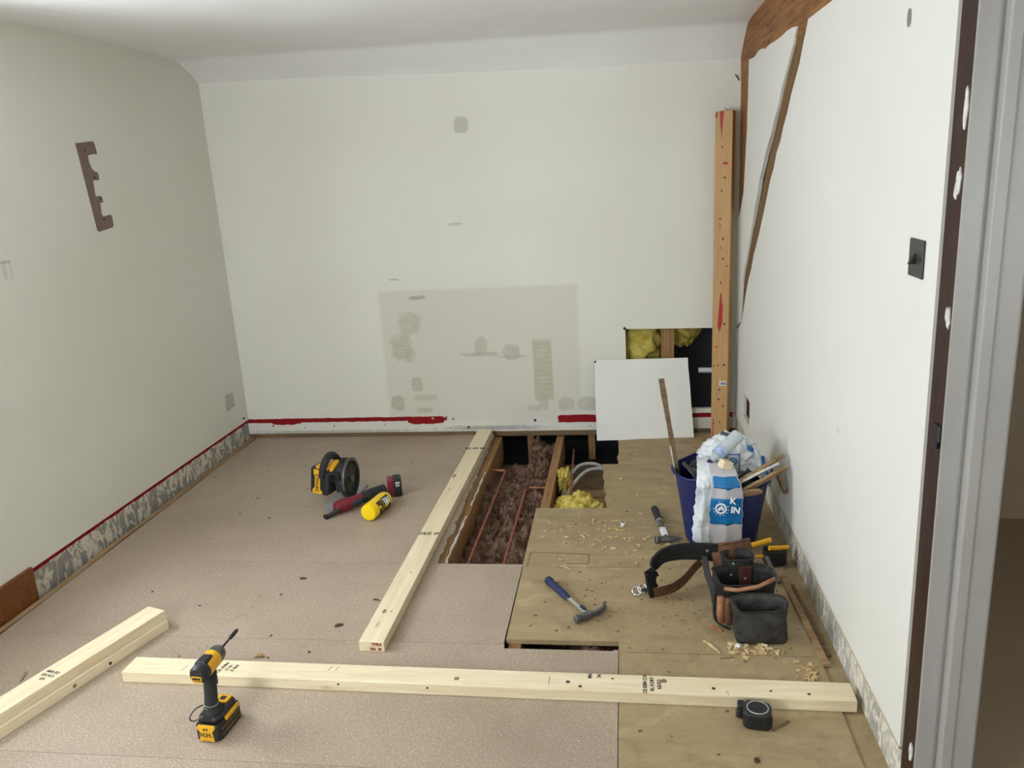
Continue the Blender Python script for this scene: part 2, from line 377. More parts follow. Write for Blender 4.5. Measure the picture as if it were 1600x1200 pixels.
# ---- floor: the deck of the ceiling below closes the void under the boards
bm = NB(); bx(bm, -.4, 3.5, -5.6, .45, -.23, -.2); floor = tag(fin('floor', bm, M_LATHB), kind='structure')
bm = NB(); bx(bm, -.4, 3.5, .42, .45, -.2, .95); bx(bm, -.4, 3.5, -.02, .42, -.2, -.19); fin('void_back', bm, M_VOIDSHADE, floor)  # closing sheets with the void's shade in their colour
def board(x0, x1, y0, y1, mat, ragleft=None, name='floorboard', z1=0.0, th=.018, amp=.006, ragright=False, outline=None):
    bm = NB()
    if outline is None:
        L = rag((x0, y0), (x0 if ragleft is None else ragleft, y1), 14, amp, rs) if ragleft is not None else [(x0, y0)]
        L = L + [(x0 if ragleft is None else ragleft, y1)]
        Rr = rag((x1, y1), (x1, y0), 16, amp, rs) if ragright else [(x1, y1)]
        outline = L + Rr + [(x1, y0)]
    prism(bm, outline, z1 - th, z1, lambda u, v, w_: (u, v, w_))
    return fin(name, bm, mat, floor)
g = .0007
ys = [-.012, -.54, -1.115, -1.71, -2.30, -2.925, -3.53, -4.13, -4.73, -5.42]
board(.050, 1.63, ys[0], ys[1] + g, M_CHIP[0], None, ragright=True, amp=.008)
board(.050, 1.635, ys[1] - g, ys[2] + g, M_CHIP[1], ragright=True, amp=.008)
board(.050, 1.64, ys[2] - g, ys[3] + g, M_CHIP[2], ragright=True, amp=.010)
board(.050, 2.008, ys[3] - g, ys[4] + g, M_CHIP[0])
# board with the narrow slot cut out beside it
board(0, 0, 0, 0, M_CHIP[1], outline=[(.050, ys[4] - g), (2.012, ys[4] - g), (2.012, -2.325), (2.395, -2.325), (2.395, -2.318), (2.411, -2.318), (2.411, ys[5] + g), (.050, ys[5] + g)])
for i in range(5, 9): board(.050, 2.411, ys[i] - g, ys[i + 1] + g, M_CHIP[i % 3])
board(2.402, 3.065, -.02, ys[1] + g, M_DUST[0], ragleft=2.402)
board(2.318, 3.065, ys[1] - g, -1.13, M_DUST[1], ragleft=2.352, amp=.007)
board(2.008, 3.07, -1.134, -1.728, M_DUST[2])
board(0, 0, 0, 0, M_DUST[0], outline=[(2.012, -1.731), (3.07, -1.731), (3.07, -2.329), (2.413, -2.329), (2.413, -2.268), (2.014, -2.268)])
board(2.4135, 3.075, -2.332, ys[5] + g, M_DUST[1])
for i in range(5, 9): board(2.4135, 3.08, ys[i] - g, ys[i + 1] + g, M_DUST[i % 3])
# old edge boards along the side walls and the ledge at the back wall
bm = NB(); ribbon(bm, [Vector((q * .2 - 2.7, .003 * math.sin(q * 1.7), 0)) for q in range(28)], (Vector((0, 1, 0)),), [.030 + .006 * rs.uniform(-1, 1) for q in range(28)], .018); fin('edge_board', bm, M_LATH, floor, loc=(.026, -2.72, -.010), rot=(0, 0, PI / 2))
board(3.068, 3.16, -.02, -5.4, M_DUST[1], name='edge_board', z1=-.006)
bm = NB(); bx(bm, -.1, 1.5, -.010, .10, -.06, .022); bx(bm, 1.5, 3.2, -.002, .10, -.012, .02); fin('sole_plate', bm, M_OLD, floor)
# joists
for x, y0 in ((1.232, .0), (1.632, .0), (2.022, .02), (2.422, .0), (2.822, 0), (.832, 0)):
    bm = NB(); box(bm, (0, 0, 0), (5.4, .045, .16)); fin('joist', bm, M_JOIST, floor, loc=(x + .0225, -2.7 + y0, -.019 - .08), rot=(0, 0, PI / 2), bevel=.002)
# uprights seen in the dark below the back wall
for x, y in ((1.845, .10), (2.235, .06)):
    bm = NB(); box(bm, (0, 0, 0), (.5, .04, .04)); fin('upright', bm, M_JOIST, floor, loc=(x, y, -.05), rot=(0, PI / 2, 0))
for y0_, y1_ in ((-.62, -1.07), (-1.20, -1.68)):
    bm = NB(); ribbon(bm, [Vector((q - (y0_ - y1_) / 2 if False else 0, 0, 0)) + Vector((y0_ + (y1_ - y0_) * q / 12, .004 * rs.uniform(-1, 1), .002 * rs.uniform(0, 1))) for q in range(13)], (Vector((0, 1, .3)),), [.008 + .005 * rs.uniform(-1, 1) for q in range(13)], .003); fin('torn_fibre', bm, M_FILL, floor, loc=(1.668, 0, -.014), rot=(0, 0, PI / 2))
# pencilled saw lines left on the dusty boards
def line(pts, wd, mat=M_GRIT, z=.0006, name='saw_line'):
    bm = NB(); ribbon(bm, [(x, y, z) for x, y in pts], (pts[1][1] - pts[0][1], -(pts[1][0] - pts[0][0]), 0), wd, .0008); return fin(name, bm, mat, floor)
line([(2.032, -1.60), (2.20, -1.61), (2.285, -1.615)], .0022); line([(2.03, -1.60), (2.028, -1.72)], .002); line([(2.285, -1.615), (2.285, -1.70)], .002); line([(2.19, -1.70), (2.285, -1.70)], .002)

# ---- left wall with the window
s0, s1, z0, z1 = WIN
bm = NB(); prism(bm, [(-.35, .122), (5.5, .122), (5.5, 2.5), (-.35, 2.5)], 0, .30, LW, [[(s0, z0), (s1, z0), (s1, z1), (s0, z1)]])
wl = tag(fin('wall_left', bm, M_LEFT, rot=(0, 0, THL)), kind='structure')
bm = NB(); prism(bm, [(-.35, -.23), (5.5, -.23), (5.5, .122), (-.35, .122)], .007, .30, LW); fin('plaster_band', bm, M_BANDL, wl)
bm = NB(); prism(bm, rag((2.035, -.01), (2.035, .138), 3, .004, rs) + [(2.035, .138), (5.44, .142), (5.44, -.01)], -.016, .006, LW)
bl = fin('baseboard_left', bm, M_SKIRT, rot=(0, 0, THL), bevel=.003); tag(bl, kind='structure')
# bare bracket-shaped mark (unpainted plaster) and a rough filled square
br = [(1.225, 1.846), (1.222, 1.842), (1.095, 1.853), (1.085, 1.842), (1.078, 1.795), (1.13, 1.792), (1.152, 1.786), (1.150, 1.758), (1.140, 1.728), (1.115, 1.712), (1.103, 1.712), (1.097, 1.700), (1.100, 1.676), (1.146, 1.674), (1.150, 1.620), (1.148, 1.600),
      (1.118, 1.603), (1.104, 1.596), (1.100, 1.572), (1.124, 1.570), (1.130, 1.520), (1.118, 1.505), (1.065, 1.512), (1.054, 1.505), (1.052, 1.462), (1.060, 1.451), (1.170, 1.438), (1.184, 1.444)]
bm = NB(); prism(bm, br, -.0012, .001, LW); mk = fin('bracket_mark', bm, M_BARE, wl)
for s_, z_ in ((1.165, 1.812), (1.132, 1.690), (1.113, 1.590), (1.118, 1.492)):
    bm = NB(); cyl(bm, (.0011, -s_, z_), (.0022, -s_, z_), .006, n=10); fin('screw_hole', bm, M_GRIT, mk)
bm = NB(); prism(bm, rag((.262, .255), (.262, .355), 5, .004, rs) + rag((.262, .355), (.155, .362), 5, .005, rs) + rag((.155, .362), (.152, .262), 5, .004, rs) + rag((.152, .262), (.262, .255), 5, .005, rs), -.003, .001, LW); fin('filled_socket_patch', bm, M_FILLG, wl)
# window (beside the camera, out of frame, lights the room)
wf = bpy.data.objects.new('window_1', None); COL.objects.link(wf); wf.rotation_euler = (0, 0, THL); tag(wf, kind='structure')
bm = NB()
for a, b, c, d in ((s0, s1, z0, z0 + .06), (s0, s1, z1 - .06, z1), (s0, s0 + .06, z0, z1), (s1 - .06, s1, z0, z1), ((s0 + s1) / 2 - .03, (s0 + s1) / 2 + .03, z0, z1)):
    bx(bm, -.25, -.19, -b, -a, c, d)
fin('window_frame', bm, M_WPAINT_SHADE, wf)
bm = NB(); bx(bm, -.18, .03, -s1 - .03, -s0 + .03, z0 - .025, z0 + .004); fin('window_sill', bm, M_WPAINT_SHADE, wf, bevel=.006)

# ---- back wall with the opening behind the post
hole = [(2.459, .147), (3.062, .147), (3.062, .640), (2.459, .650)]
bm = NB(); prism(bm, [(-.35, .02), (3.5, .02), (3.5, 2.5), (-.35, 2.5)], 0, .028, BW, [hole])
wb = tag(fin('wall_back', bm, M_BACK), kind='structure')
bm = NB(); bx(bm, -.35, 3.5, .44, .47, .9, 2.5); bx(bm, -.35, 3.5, .028, .47, .93, .95); fin('cavity_back', bm, M_VOIDSHADE, wb)  # enclosing sheets coloured near-black as the cavity's shade
bm = NB(); box(bm, (0, 0, 0), (.9, .05, .075)); fin('stud', bm, M_JOIST, wb, loc=(2.709, .068, .46), rot=(0, PI / 2, 0))
bm = NB(); cyl(bm, (2.455, .004, .655), (2.455, -.008, .655), .008, n=8); fin('wall_screw', bm, M_GRIT, wb)
for x, z, r in ((.165, .075, .006), (.58, .070, .005), (1.37, .105, .006), (1.345, .045, .004), (1.465, .048, .009), (1.405, .060, .003), (1.89, .088, .009), (1.82, .055, .003), (2.06, .103, .004), (2.23, .045, .004), (2.32, .05, .004), (.92, .07, .004), (.38, .06, .004)):
    bm = NB(); cyl(bm, (x, .001, z), (x, -.0012, z), r, n=9); fin('nail_hole', bm, M_GRIT, wb)
bm = NB(); tube(bm, [(3.098, .002, 2.005), (3.088, -.02, 2.016), (3.074, -.04, 2.030)], .0035, 8); fin('bent_nail', bm, M_GRIT, wb)
def blobwool(name, c, r, mat, label, seed, amp=.35, nu=64, nv=40, squash=None):
    def fn(u, v):
        a = 2 * PI * u; b = PI * v - PI / 2; d = Vector((math.cos(a) * math.cos(b), math.sin(a) * math.cos(b), math.sin(b)))
        k = 1 + amp * fbm(d * 2.2 + Vector((seed, seed, 0)), 6) + amp * .35 * abs(fbm(d * 6 + Vector((0, seed, seed)), 4))
        p = Vector((c[0] + r[0] * d.x * k, c[1] + r[1] * d.y * k, c[2] + r[2] * d.z * k))
        return squash(p) if squash else p
    o = fin(name, grid(nu, nv, fn), mat, smooth='all', weld=True)
    return tag(o, label, 'insulation', kind='stuff')
clampb = lambda x0, x1, y0, y1, z0, z1: (lambda p: Vector((min(max(p.x, x0), x1), min(max(p.y, y0), y1), min(max(p.z, z0), z1))))
blobwool('glass_wool', (2.50, .22, .53), (.19, .15, .22), M_WOOLY, 'yellow glass wool in the wall opening left of the stud', 2.0, .25, squash=clampb(2.3, 2.683, .06, .38, .2, .9))
blobwool('glass_wool', (2.80, .24, .66), (.13, .12, .17), M_WOOLY, 'yellow glass wool hanging in the wall opening right of the stud', 5.0, .25, squash=clampb(2.74, 3.0, .06, .38, .3, .9))
bm = NB(); cyl(bm, (2.892, .06, .372), (3.10, .06, .366), .016, n=16); tag(fin('waste_pipe', bm, M_WPIPE, smooth=True), 'short white plastic pipe inside the dark wall opening by the post', 'pipe')

# ---- right wall: timber frame showing between plaster panels
wr = bpy.data.objects.new('wall_right', None); COL.objects.link(wr); wr.location = (3.10, 0, 0); wr.rotation_euler = (0, 0, THR); tag(wr, kind='structure')
bh = [(.318, .208), (.528, .205), (.528, .338), (.318, .345)]
PT = .018
E0 = rag((1.58, 2.068), (1.461, 1.932), 4, .006, rs) + rag((1.461, 1.932), (.954, 1.505), 8, .008, rs) + rag((.954, 1.505), (.36, .919), 9, .008, rs) + rag((.36, .919), (.20, .706), 4, .005, rs) + [(.20, .706)]
main = [(-.05, .60), (-.05, .115), (2.905, .115), (2.905, 2.072), (2.3, 2.078)] + E0
bm = NB(); prism(bm, main, 0, PT, RW, [bh]); fin('plaster_panel', bm, M_RIGHT, wr)
E1 = rag((1.40, 2.070), (1.274, 1.964), 4, .006, rs) + rag((1.274, 1.964), (.676, 1.498), 9, .010, rs) + rag((.676, 1.498), (.22, .933), 8, .008, rs) + rag((.22, .933), (.15, .70), 3, .004, rs) + [(.15, .70), (-.05, .62), (-.05, 1.27)]
E2 = rag((.06, 1.285), (.20, 1.417), 3, .004, rs) + rag((.20, 1.417), (.28, 1.75), 5, .006, rs) + rag((.28, 1.75), (.30, 2.072), 5, .005, rs) + rag((.30, 2.076), (1.40, 2.078), 12, .008, rs)
bm = NB(); prism(bm, E1 + E2, 0, PT, RW); fin('plaster_panel', bm, M_RIGHT, wr)
bm = NB(); box(bm, (0, 0, 0), (3.1, .04, .42)); fin('top_beam', bm, M_OAK, wr, loc=(.026, -1.40, 2.245), rot=(0, 0, PI / 2))
v = Vector((0, -1.62, 2.12)) - Vector((0, .02, .60)); L = v.length
bm = NB(); box(bm, (0, 0, 0), (L, .04, .26)); o = fin('brace', bm, M_OAK2, wr); o.matrix_local = Matrix.Translation((.029, -.80, 1.36)) @ Matrix.Rotation(-PI / 2, 4, 'Z') @ Matrix.Rotation(-math.atan2(1.52, 1.64), 4, 'Y')
bm = NB(); box(bm, (0, 0, 0), (1.0, .04, .40)); o = fin('corner_post', bm, M_OAK, wr); o.matrix_local = Matrix.Translation((.028, -.09, 1.58)) @ Matrix.Rotation(-PI / 2, 4, 'Z') @ Matrix.Rotation(PI / 2, 4, 'Y')
bm = NB(); prism(bm, [(-.35, -.23), (2.905, -.23), (2.905, 2.5), (-.35, 2.5)], .042, .14, RW, [bh]); fin('wall_core', bm, M_OLD, wr)
bm = NB(); prism(bm, [(-.05, -.23), (2.905, -.23), (2.905, .118), (-.05, .112)], .006, .042, RW); fin('plaster_band', bm, M_BANDR, wr)
bm = NB(); prism(bm, rag((-.02, .113), (2.905, .118), 60, .002, rs) + [(2.905, .118), (2.905, .123), (-.02, .120)], -.002, .008, RW); fin('plaster_edge', bm, M_EDGE, wr)
bm = NB()
for q in ((.300, .318, .19, .36), (.528, .546, .19, .36), (.318, .528, .19, .206), (.318, .528, .342, .36)): bx(bm, .018, .06, -q[1], -q[0], q[2], q[3])
bx(bm, .055, .06, -.546, -.300, .19, .36); fin('back_box', bm, M_OXB, wr)
# the wall beyond the doorway and over it
bm = NB(); prism(bm, [(2.905, 2.05), (3.78, 2.05), (3.78, -.23), (5.5, -.23), (5.5, 2.5), (2.905, 2.5)], 0, .14, RW); fin('wall_return', bm, M_RIGHT, wr)
# ---- doorway: bare stud, lining and stop
dr = bpy.data.objects.new('door_1', None); COL.objects.link(dr); dr.location = (3.10, 0, 0); dr.rotation_euler = (0, 0, THR); tag(dr, kind='structure')
bm = NB(); box(bm, (0, 0, 0), (2.3, .082, .10)); fin('frame_stud', bm, M_DARKW, dr, loc=(.056, -2.946, 1.0), rot=(0, PI / 2, 0), bevel=.003)
bm = NB(); bx(bm, .03, .10, -3.0, -2.98, -.1, 2.1); fin('gap_shade_fill', bm, M_VOIDSHADE, dr)  # near-black filler paints the shade between stud and lining
bm = NB(); bx(bm, .001, .135, -3.005, -2.9965, -.02, 2.05); fin('lining', bm, M_WPAINT_SHADE, dr, bevel=.001)
bm = NB(); bx(bm, .047, .074, -3.035, -3.005, -.02, 2.05); fin('door_stop', bm, M_WPAINT_SHADE, dr, bevel=.004)
bm = NB(); bx(bm, .074, .122, -3.027, -3.005, -.02, 2.05); fin('lining_step', bm, M_WPAINT_SHADE, dr, bevel=.002)
def chipmark(s_, z_, hs, hz, mat=M_FILL, seed=0):
    r2 = random.Random(seed); o2 = [(s_ + hs * math.cos(a) * r2.uniform(.6, 1.1), z_ + hz * math.sin(a) * r2.uniform(.7, 1.1)) for a in [2 * PI * i / 14 for i in range(14)]]
    bm = NB(); prism(bm, o2, .0035, .0065, RW); fin('plaster_chip', bm, mat, dr)
for i, (s_, z_, hs, hz) in enumerate(((2.972, 1.69, .010, .045), (2.966, 1.545, .014, .03), (2.955, 1.525, .008, .02), (2.972, 1.26, .010, .025), (2.960, 1.268, .006, .016), (2.965, .155, .012, .03))): chipmark(s_, z_, hs, hz, M_FILL, i)
bm = NB(); bx(bm, -.004, .012, -2.995, -2.955, .985, 1.022); box(bm, (.001, -2.965, .975), (.008, .03, .02)); fin('latch_keep', bm, M_BLACK, dr, bevel=.003)
# hall behind the doorway
bm = NB(); bx(bm, 4.4, 4.45, -5.5, -1.2, -.05, 2.5); bx(bm, 3.2, 4.45, -1.2, -1.15, -.05, 2.5); bx(bm, 3.2, 4.45, -5.5, -1.2, -.10, -.02); bx(bm, 3.2, 4.45, -5.5, -1.2, 2.45, 2.5)
prism(bm, [(3.2, -.05), (4.45, -.05), (4.45, 2.5), (3.2, 2.5)], -5.55, -5.5, BW, [[(3.55, 1.0), (4.15, 1.0), (4.15, 1.7), (3.55, 1.7)]])  # end wall pierced by the added opening that lights the hall
tag(fin('wall_hall', bm, M_HALL), kind='structure')
a, b, c, d = FWIN
bm = NB(); prism(bm, [(-.35, -.23), (3.5, -.23), (3.5, 2.5), (-.35, 2.5)], -5.55, -5.45, BW, [[(a, c), (b, c), (b, d), (a, d)]]); tag(fin('wall_front', bm, M_LEFT), kind='structure')
wf = bpy.data.objects.new('window_2', None); COL.objects.link(wf); tag(wf, kind='structure')
bm = NB()
for q in ((a, b, c, c + .05), (a, b, d - .05, d), (a, a + .05, c, d), (b - .05, b, c, d), ((a + b) / 2 - .025, (a + b) / 2 + .025, c, d)): bx(bm, q[0], q[1], -5.54, -5.50, q[2], q[3])
fin('window_frame', bm, M_WPAINT_SHADE, wf)
bm = NB(); bx(bm, a - .03, b + .03, -5.46, -5.40, c - .025, c + .004); fin('window_sill', bm, M_WPAINT_SHADE, wf, bevel=.006)
# ---- ceiling with the sloping cove at the back
def ceil(u, v):
    x = -.35 + 3.85 * u; t = v ** 2.2; y = .02 - 5.55 * t
    h = 2.318 - .013 * max(x, 0) + .006 * fbm((x * .9, y * .9, 0), 3)
    zc = 2.197 - .028 * x + .006 * math.sin(x * 2.3)
    d = -y; k = min(max(d / .22, 0), 1); k2 = k ** .8
    z = zc + (h - .012 - zc) * k2 if k < 1 else h - .012 * max(0, 1 - (d - .22) / .25) 
    z += .004 * fbm((x * 3, y * 5, 4), 3) * min(1, d / .1)
    return Vector((x, y, z))
o = fin('ceiling', grid(60, 70, ceil), M_CEIL, smooth='all'); tag(o, kind='structure')

# ================================================================== things under the floor
def woolsheet(name, x0, x1, y0, y1, zf, mat, label, seed, amp=.05, nu=80, nv=230):
    def fn(u, v):
        x = x0 + (x1 - x0) * u; y = y0 + (y1 - y0) * v
        q = Vector((x, y * .8, seed))
        k = fbm(q * 6 + Vector((fbm(q * 5, 2), fbm(q * 4, 2), 0)) * .8, 6) * amp + abs(fbm(q * 16 + Vector((3, 1, 0)), 4)) * amp * .9 - abs(fbm(q * 30, 3)) * amp * .4
        return Vector((x, y, zf(x, y) + k))
    return tag(fin(name, grid(nu, nv, fn), mat, smooth='all'), label, 'insulation', kind='stuff')
def zf1(x, y):
    z = -.124 + .018 * math.sin(y * 5 + x * 3)
    b = max(0, 1 + y / .30) if y > -.30 else 0              # drops away into the dark at the back left, climbs at the back right
    z += -.14 * b * (1 if x < 1.86 else -.35)
    return z
woolsheet('mineral_wool', 1.679, 2.020, .05, -1.80, zf1, M_WOOL, 'brown mineral wool quilt between the joists under the copper pipes', 1.0)
woolsheet('mineral_wool', 2.07, 2.40, -2.0, -2.60, lambda x, y: -.070 + .035 * math.exp(-((x - 2.30) / .07) ** 2) - .03 * math.exp(-((x - 2.09) / .06) ** 2), M_WOOL, 'brown mineral wool showing in the narrow slot in the floor', 4.0, .03, 60, 90)
blobwool('glass_wool', (2.20, -.98, -.10), (.125, .16, .075), M_WOOLY, 'clump of yellow glass wool in the smaller floor opening', 8.0, .5, 90, 60, clampb(2.069, 2.42, -1.3, -.6, -.19, .02))
blobwool('glass_wool', (2.10, -.60, -.075), (.035, .10, .06), M_WOOLY, 'pale tuft of glass wool caught against the joist by the grey cables', 11.0, .5, 48, 32, clampb(2.069, 2.2, -.8, -.4, -.18, -.01))
def pipe(pts, r, mat, label, name='copper_pipe', cat='pipe', k=4):
    bm = NB(); tube(bm, pts, r, 12); return tag(fin(name, bm, mat, smooth='all'), label, cat)
t1 = thing('copper_pipe', 'copper pipe along the left joist, elbowing left at its far end', 'pipe')
bm = NB(); tube(bm, [(1.757, -.462, -.072), (1.735, -1.80, -.078)], .0075, 12); fin('pipe_run', bm, M_COPPER, t1, smooth=True)
bm = NB(); tube(bm, [(1.70, -.452, -.070), (1.745, -.453, -.070), (1.755, -.458, -.071), (1.757, -.475, -.072)], .0095, 12); fin('elbow', bm, M_COPPER, t1, smooth=True)
bm = NB(); tube(bm, [(1.679, -.452, -.070), (1.72, -.452, -.070)], .0075, 12); fin('pipe_branch', bm, M_COPPER, t1, smooth=True)
t1 = thing('copper_pipe', 'copper pipe beside the middle joist, elbowing right at its far end', 'pipe')
bm = NB(); tube(bm, [(1.905, -.715, -.072), (1.902, -1.80, -.078)], .0075, 12); fin('pipe_run', bm, M_COPPER, t1, smooth=True)
bm = NB(); tube(bm, [(1.93, -.706, -.070), (1.915, -.707, -.070), (1.906, -.712, -.071), (1.905, -.735, -.072)], .0095, 12); fin('elbow', bm, M_COPPER, t1, smooth=True)
bm = NB(); tube(bm, [(1.92, -.706, -.070), (2.021, -.708, -.070)], .0075, 12); fin('pipe_branch', bm, M_COPPER, t1, smooth=True)
pipe([(2.133, -.13, -.062), (2.158, -.90, -.055)], .0075, M_COPPER, 'bare copper pipe crossing the smaller opening over the grey cables')
pipe(spline([(2.10, -.75, -.12), (2.125, -.60, -.07), (2.18, -.44, -.05), (2.26, -.39, -.055), (2.33, -.40, -.08), (2.42, -.44, -.10)], 6), .010, M_CABLE, 'grey cable arching furthest back in the smaller floor opening', 'cable', 'cable')
pipe(spline([(2.11, -.86, -.13), (2.15, -.70, -.075), (2.22, -.53, -.05), (2.30, -.48, -.05), (2.37, -.48, -.075), (2.42, -.50, -.10)], 6), .010, M_CABLE, 'grey cable arching in front of another in the smaller floor opening', 'cable', 'cable')
for i, (y, lab) in enumerate(((-.60, 'old ceiling plank seen below the grey cables'), (-.72, 'old ceiling plank seen below, nearer the yellow clump'))):
    bm = NB(); bx(bm, 2.069, 2.42, y - .05, y + .05, -.165, -.150); tag(fin('ceiling_plank', bm, M_LATH), lab, 'plank')

# ================================================================== loose timbers
def timber(label, a, b, wd, ht, zb, mat, group=None, name='timber'):
    """planed timber lying from a to b (centre line), long axis local X"""
    a, b = Vector((a[0], a[1], 0)), Vector((b[0], b[1], 0)); d = b - a; L = d.length
    t = thing(name, label, 'timber', ((a.x + b.x) / 2, (a.y + b.y) / 2, zb), math.atan2(d.y, d.x), group)
    bm = NB(); box(bm, (0, 0, ht / 2), (L, wd, ht)); fin('timber_body', bm, mat, t, bevel=.0025); return t, L
def dot(t, x, y, z, r=.004, mat=M_GRIT, axis='z', name='nail_hole', sx=1.0):
    bm = NB(); d = Vector((0, 0, 1)) if axis == 'z' else Vector((0, -1, 0))
    x_, y_, z_ = frame(d)
    n = 10; rings(bm, [[Vector((x, y, z)) + d * k + Vector((math.cos(2 * PI * i / n) * r * sx, 0, 0)) + (Vector((0, 1, 0)) if axis == 'z' else Vector((0, 0, 1))) * math.sin(2 * PI * i / n) * r for i in range(n)] for k in (-.001, .0005)])
    return fin(name, bm, mat, t)
# along the opening (x local = away from camera)
t, L = timber('pale planed timber lying flat from back wall along the joist opening', (1.548, -2.365), (1.574, -.012), .092, .040, 0, M_PINE[0])
text('grade_stamp', '22 05 M', .034, M_INK, t, (L / 2 - .36, 0, .0404), (0, 0, -PI / 2), bold=.0008)
text('grade_stamp', '//EZ IF', .034, M_INK, t, (-L / 2 + .86, .0, .0404), (0, 0, -PI / 2), bold=.0006)
text('end_stamp', 'YFR4', .017, M_REDINK, t, (-L / 2 - .0004, -.018, .029), (PI / 2, 0, -PI / 2), bold=.0006)
text('end_stamp', '704  38', .014, M_REDINK, t, (-L / 2 - .0004, -.014, .010), (PI / 2, 0, -PI / 2), bold=.0006)
dot(t, -L / 2 + .20, .012, .0402, .008, M_LATH, name='knot', sx=1.8); dot(t, -L / 2 + .20, -.016, .0402, .003); dot(t, -L / 2 + .50, -.012, .0402, .004, M_LATH, name='knot'); dot(t, .2, .02, .0402, .005, M_LATH, name='knot')
# across the foreground
t, L = timber('long pale planed timber lying across the foreground floor', (.731, -2.535), (3.118, -2.566), .089, .040, 0, M_PINE[1])
for x, st in ((-L / 2 + .37, ('CE 0384', 'C16', '5 RN')), (L / 2 - .60, ('CE 0384 C16', 'RL 4 DRY', '4.8 KD'))):
    for i, q in enumerate(st): text('grade_stamp', q, .017, M_INK, t, (x + .022 * (i - 1), 0, .0404), (0, 0, PI / 2 if x > 0 else 1.35), bold=.0004)
text('grade_stamp', 'MA', .018, M_INK, t, (L / 2 - .795, .030, .0404), (0, 0, PI / 2), bold=.0004)
text('grade_stamp', '74', .018, M_INK, t, (L / 2 - .765, .030, .0404), (0, 0, PI / 2), bold=.0004)
for x, y, r in ((.33, -.005, .007), (.37, -.025, .006), (.78, -.01, .006), (.95, -.012, .004), (1.06, -.02, .005), (.47, .02, .004), (-.03, -.01, .009), (.63, .018, .010)): dot(t, x, y, .0402, r, M_GRIT if r < .008 else M_LATH, name='nail_hole' if r < .008 else 'knot')
for x in (-.86, -.42, -.12, .88): dot(t, x, -.0445, .026, .004, M_GRIT, 'y')
for x, y, ln, a in ((-.98, -.01, .03, 1.25), (-.47, .018, .025, 1.2), (-.445, .018, .022, 1.35), (.27, 0, .04, PI / 2), (.82, -.03, .02, 1.9)):
    bm = NB(); box(bm, (x, y, .0402), (ln, .0014, .0006), a); fin('pencil_mark', bm, M_INK, t)
# two stacked at the left
grp = None
a, b = (.662, -2.232), (.43, -2.95)
d = Vector((b[0] - a[0], b[1] - a[1])).normalized(); b2 = (a[0] + d.x * 1.5, a[1] + d.y * 1.5)
t, L = timber('lower of the two short pale timbers stacked at the left', (a[0] + .008, a[1] - .006), (b2[0] + .008, b2[1]), .089, .038, 0, M_PINE[3])
dot(t, -L / 2 + .26, .0446, .016, .006, M_GRIT, 'y'); dot(t, -L / 2 + .40, .0446, .018, .007, M_LATH, 'y')
t, L = timber('upper of the two short pale timbers stacked at the left', a, b2, .089, .038, .0382, M_PINE[2])
for i, q in enumerate(('CE 0384', 'C16 KD', '4.8')): text('grade_stamp', q, .016, M_INK, t, (-L / 2 + .43 + .02 * i, 0, .0384), (0, 0, -PI / 2 + .1), bold=.0003)

# ---- post leaning in the corner, long axis local X
t = thing('leaning_post', 'tall orange-brown timber post with red paint marks standing in the corner', 'post', (3.005, -.095, 0))
t.rotation_euler = (0, math.radians(.4), -.36)
PW, PD, PH = .094, .068, 1.846
bm = NB(); box(bm, (0, 0, 0), (PH, PW, PD)); o = fin('post_body', bm, M_POST, t, bevel=.003); o.matrix_local = Matrix.Translation((0, 0, PH / 2)) @ Matrix(((0, 1, 0, 0), (0, 0, 1, 0), (1, 0, 0, 0), (0, 0, 0, 1)))
FY = -PD / 2 - .0006
def onpost(name, outl, mat, th=.0008):
    bm = NB(); prism(bm, outl, FY - th, FY + .002, BW); return fin(name, bm, mat, t)
r2 = random.Random(5)
def splash(cx, cz, hx, hz): return [(cx + hx * math.cos(q) * r2.uniform(.7, 1.1), cz + hz * math.sin(q) * r2.uniform(.75, 1.05)) for q in [2 * PI * i / 12 for i in range(12)]]
onpost('red_paint', [(-.022, 1.845), (.0, 1.845), (-.004, 1.80), (-.009, 1.74), (-.013, 1.70), (-.015, 1.75), (-.020, 1.79)], M_REDP); onpost('red_paint', splash(-.04, 1.825, .006, .018), M_REDP)
onpost('red_paint', splash(.013, 1.575, .018, .008), M_REDP)
onpost('red_paint', [(-.010, .79), (-.003, .87), (.004, .86), (.006, .81), (.012, .80), (.010, .70), (.002, .665), (-.006, .64), (-.016, .68)], M_REDP)
onpost('red_paint', splash(-.02, .555, .014, .004), M_REDP); onpost('red_paint', splash(-.035, .44, .006, .006), M_REDP); onpost('red_paint', [(-.034, .12), (-.031, .12), (-.035, .0), (-.040, .0)], M_REDP); onpost('red_paint', splash(-.002, .925, .004, .012), M_REDP)
for x, z, r in ((.01, 1.50, .006), (-.006, 1.43, .005), (-.012, 1.28, .005), (.006, 1.17, .006), (-.006, 1.12, .004), (.008, 1.06, .005), (-.002, .93, .004), (.022, .69, .006), (-.01, .445, .005), (.024, .45, .007), (.0, .30, .005), (-.004, .24, .006), (.022, .20, .005), (-.03, .09, .004), (.004, .10, .005), (-.006, 1.66, .005), (.03, 1.02, .004)):
    onpost('nail_hole', [(x + r * math.cos(q), z + r * math.sin(q)) for q in [2 * PI * i / 10 for i in range(10)]], M_GRIT, .0006)
lb = onpost('barcode_label', [(.0, .325), (.038, .325), (.038, .352), (.0, .352)], M_BAGW, .0010)
bm = NB()
x = .006
for k in range(11):
    wd = r2.choice((.0010, .0016, .0022)); bx(bm, x, x + wd, FY - .0018, FY - .0008, .330, .347); x += wd + r2.choice((.0008, .0014))
fin('barcode', bm, M_INK, lb)
text('label_text', '3', .012, M_INK, lb, (.034, FY - .0012, .3385), (PI / 2, 0, 0))
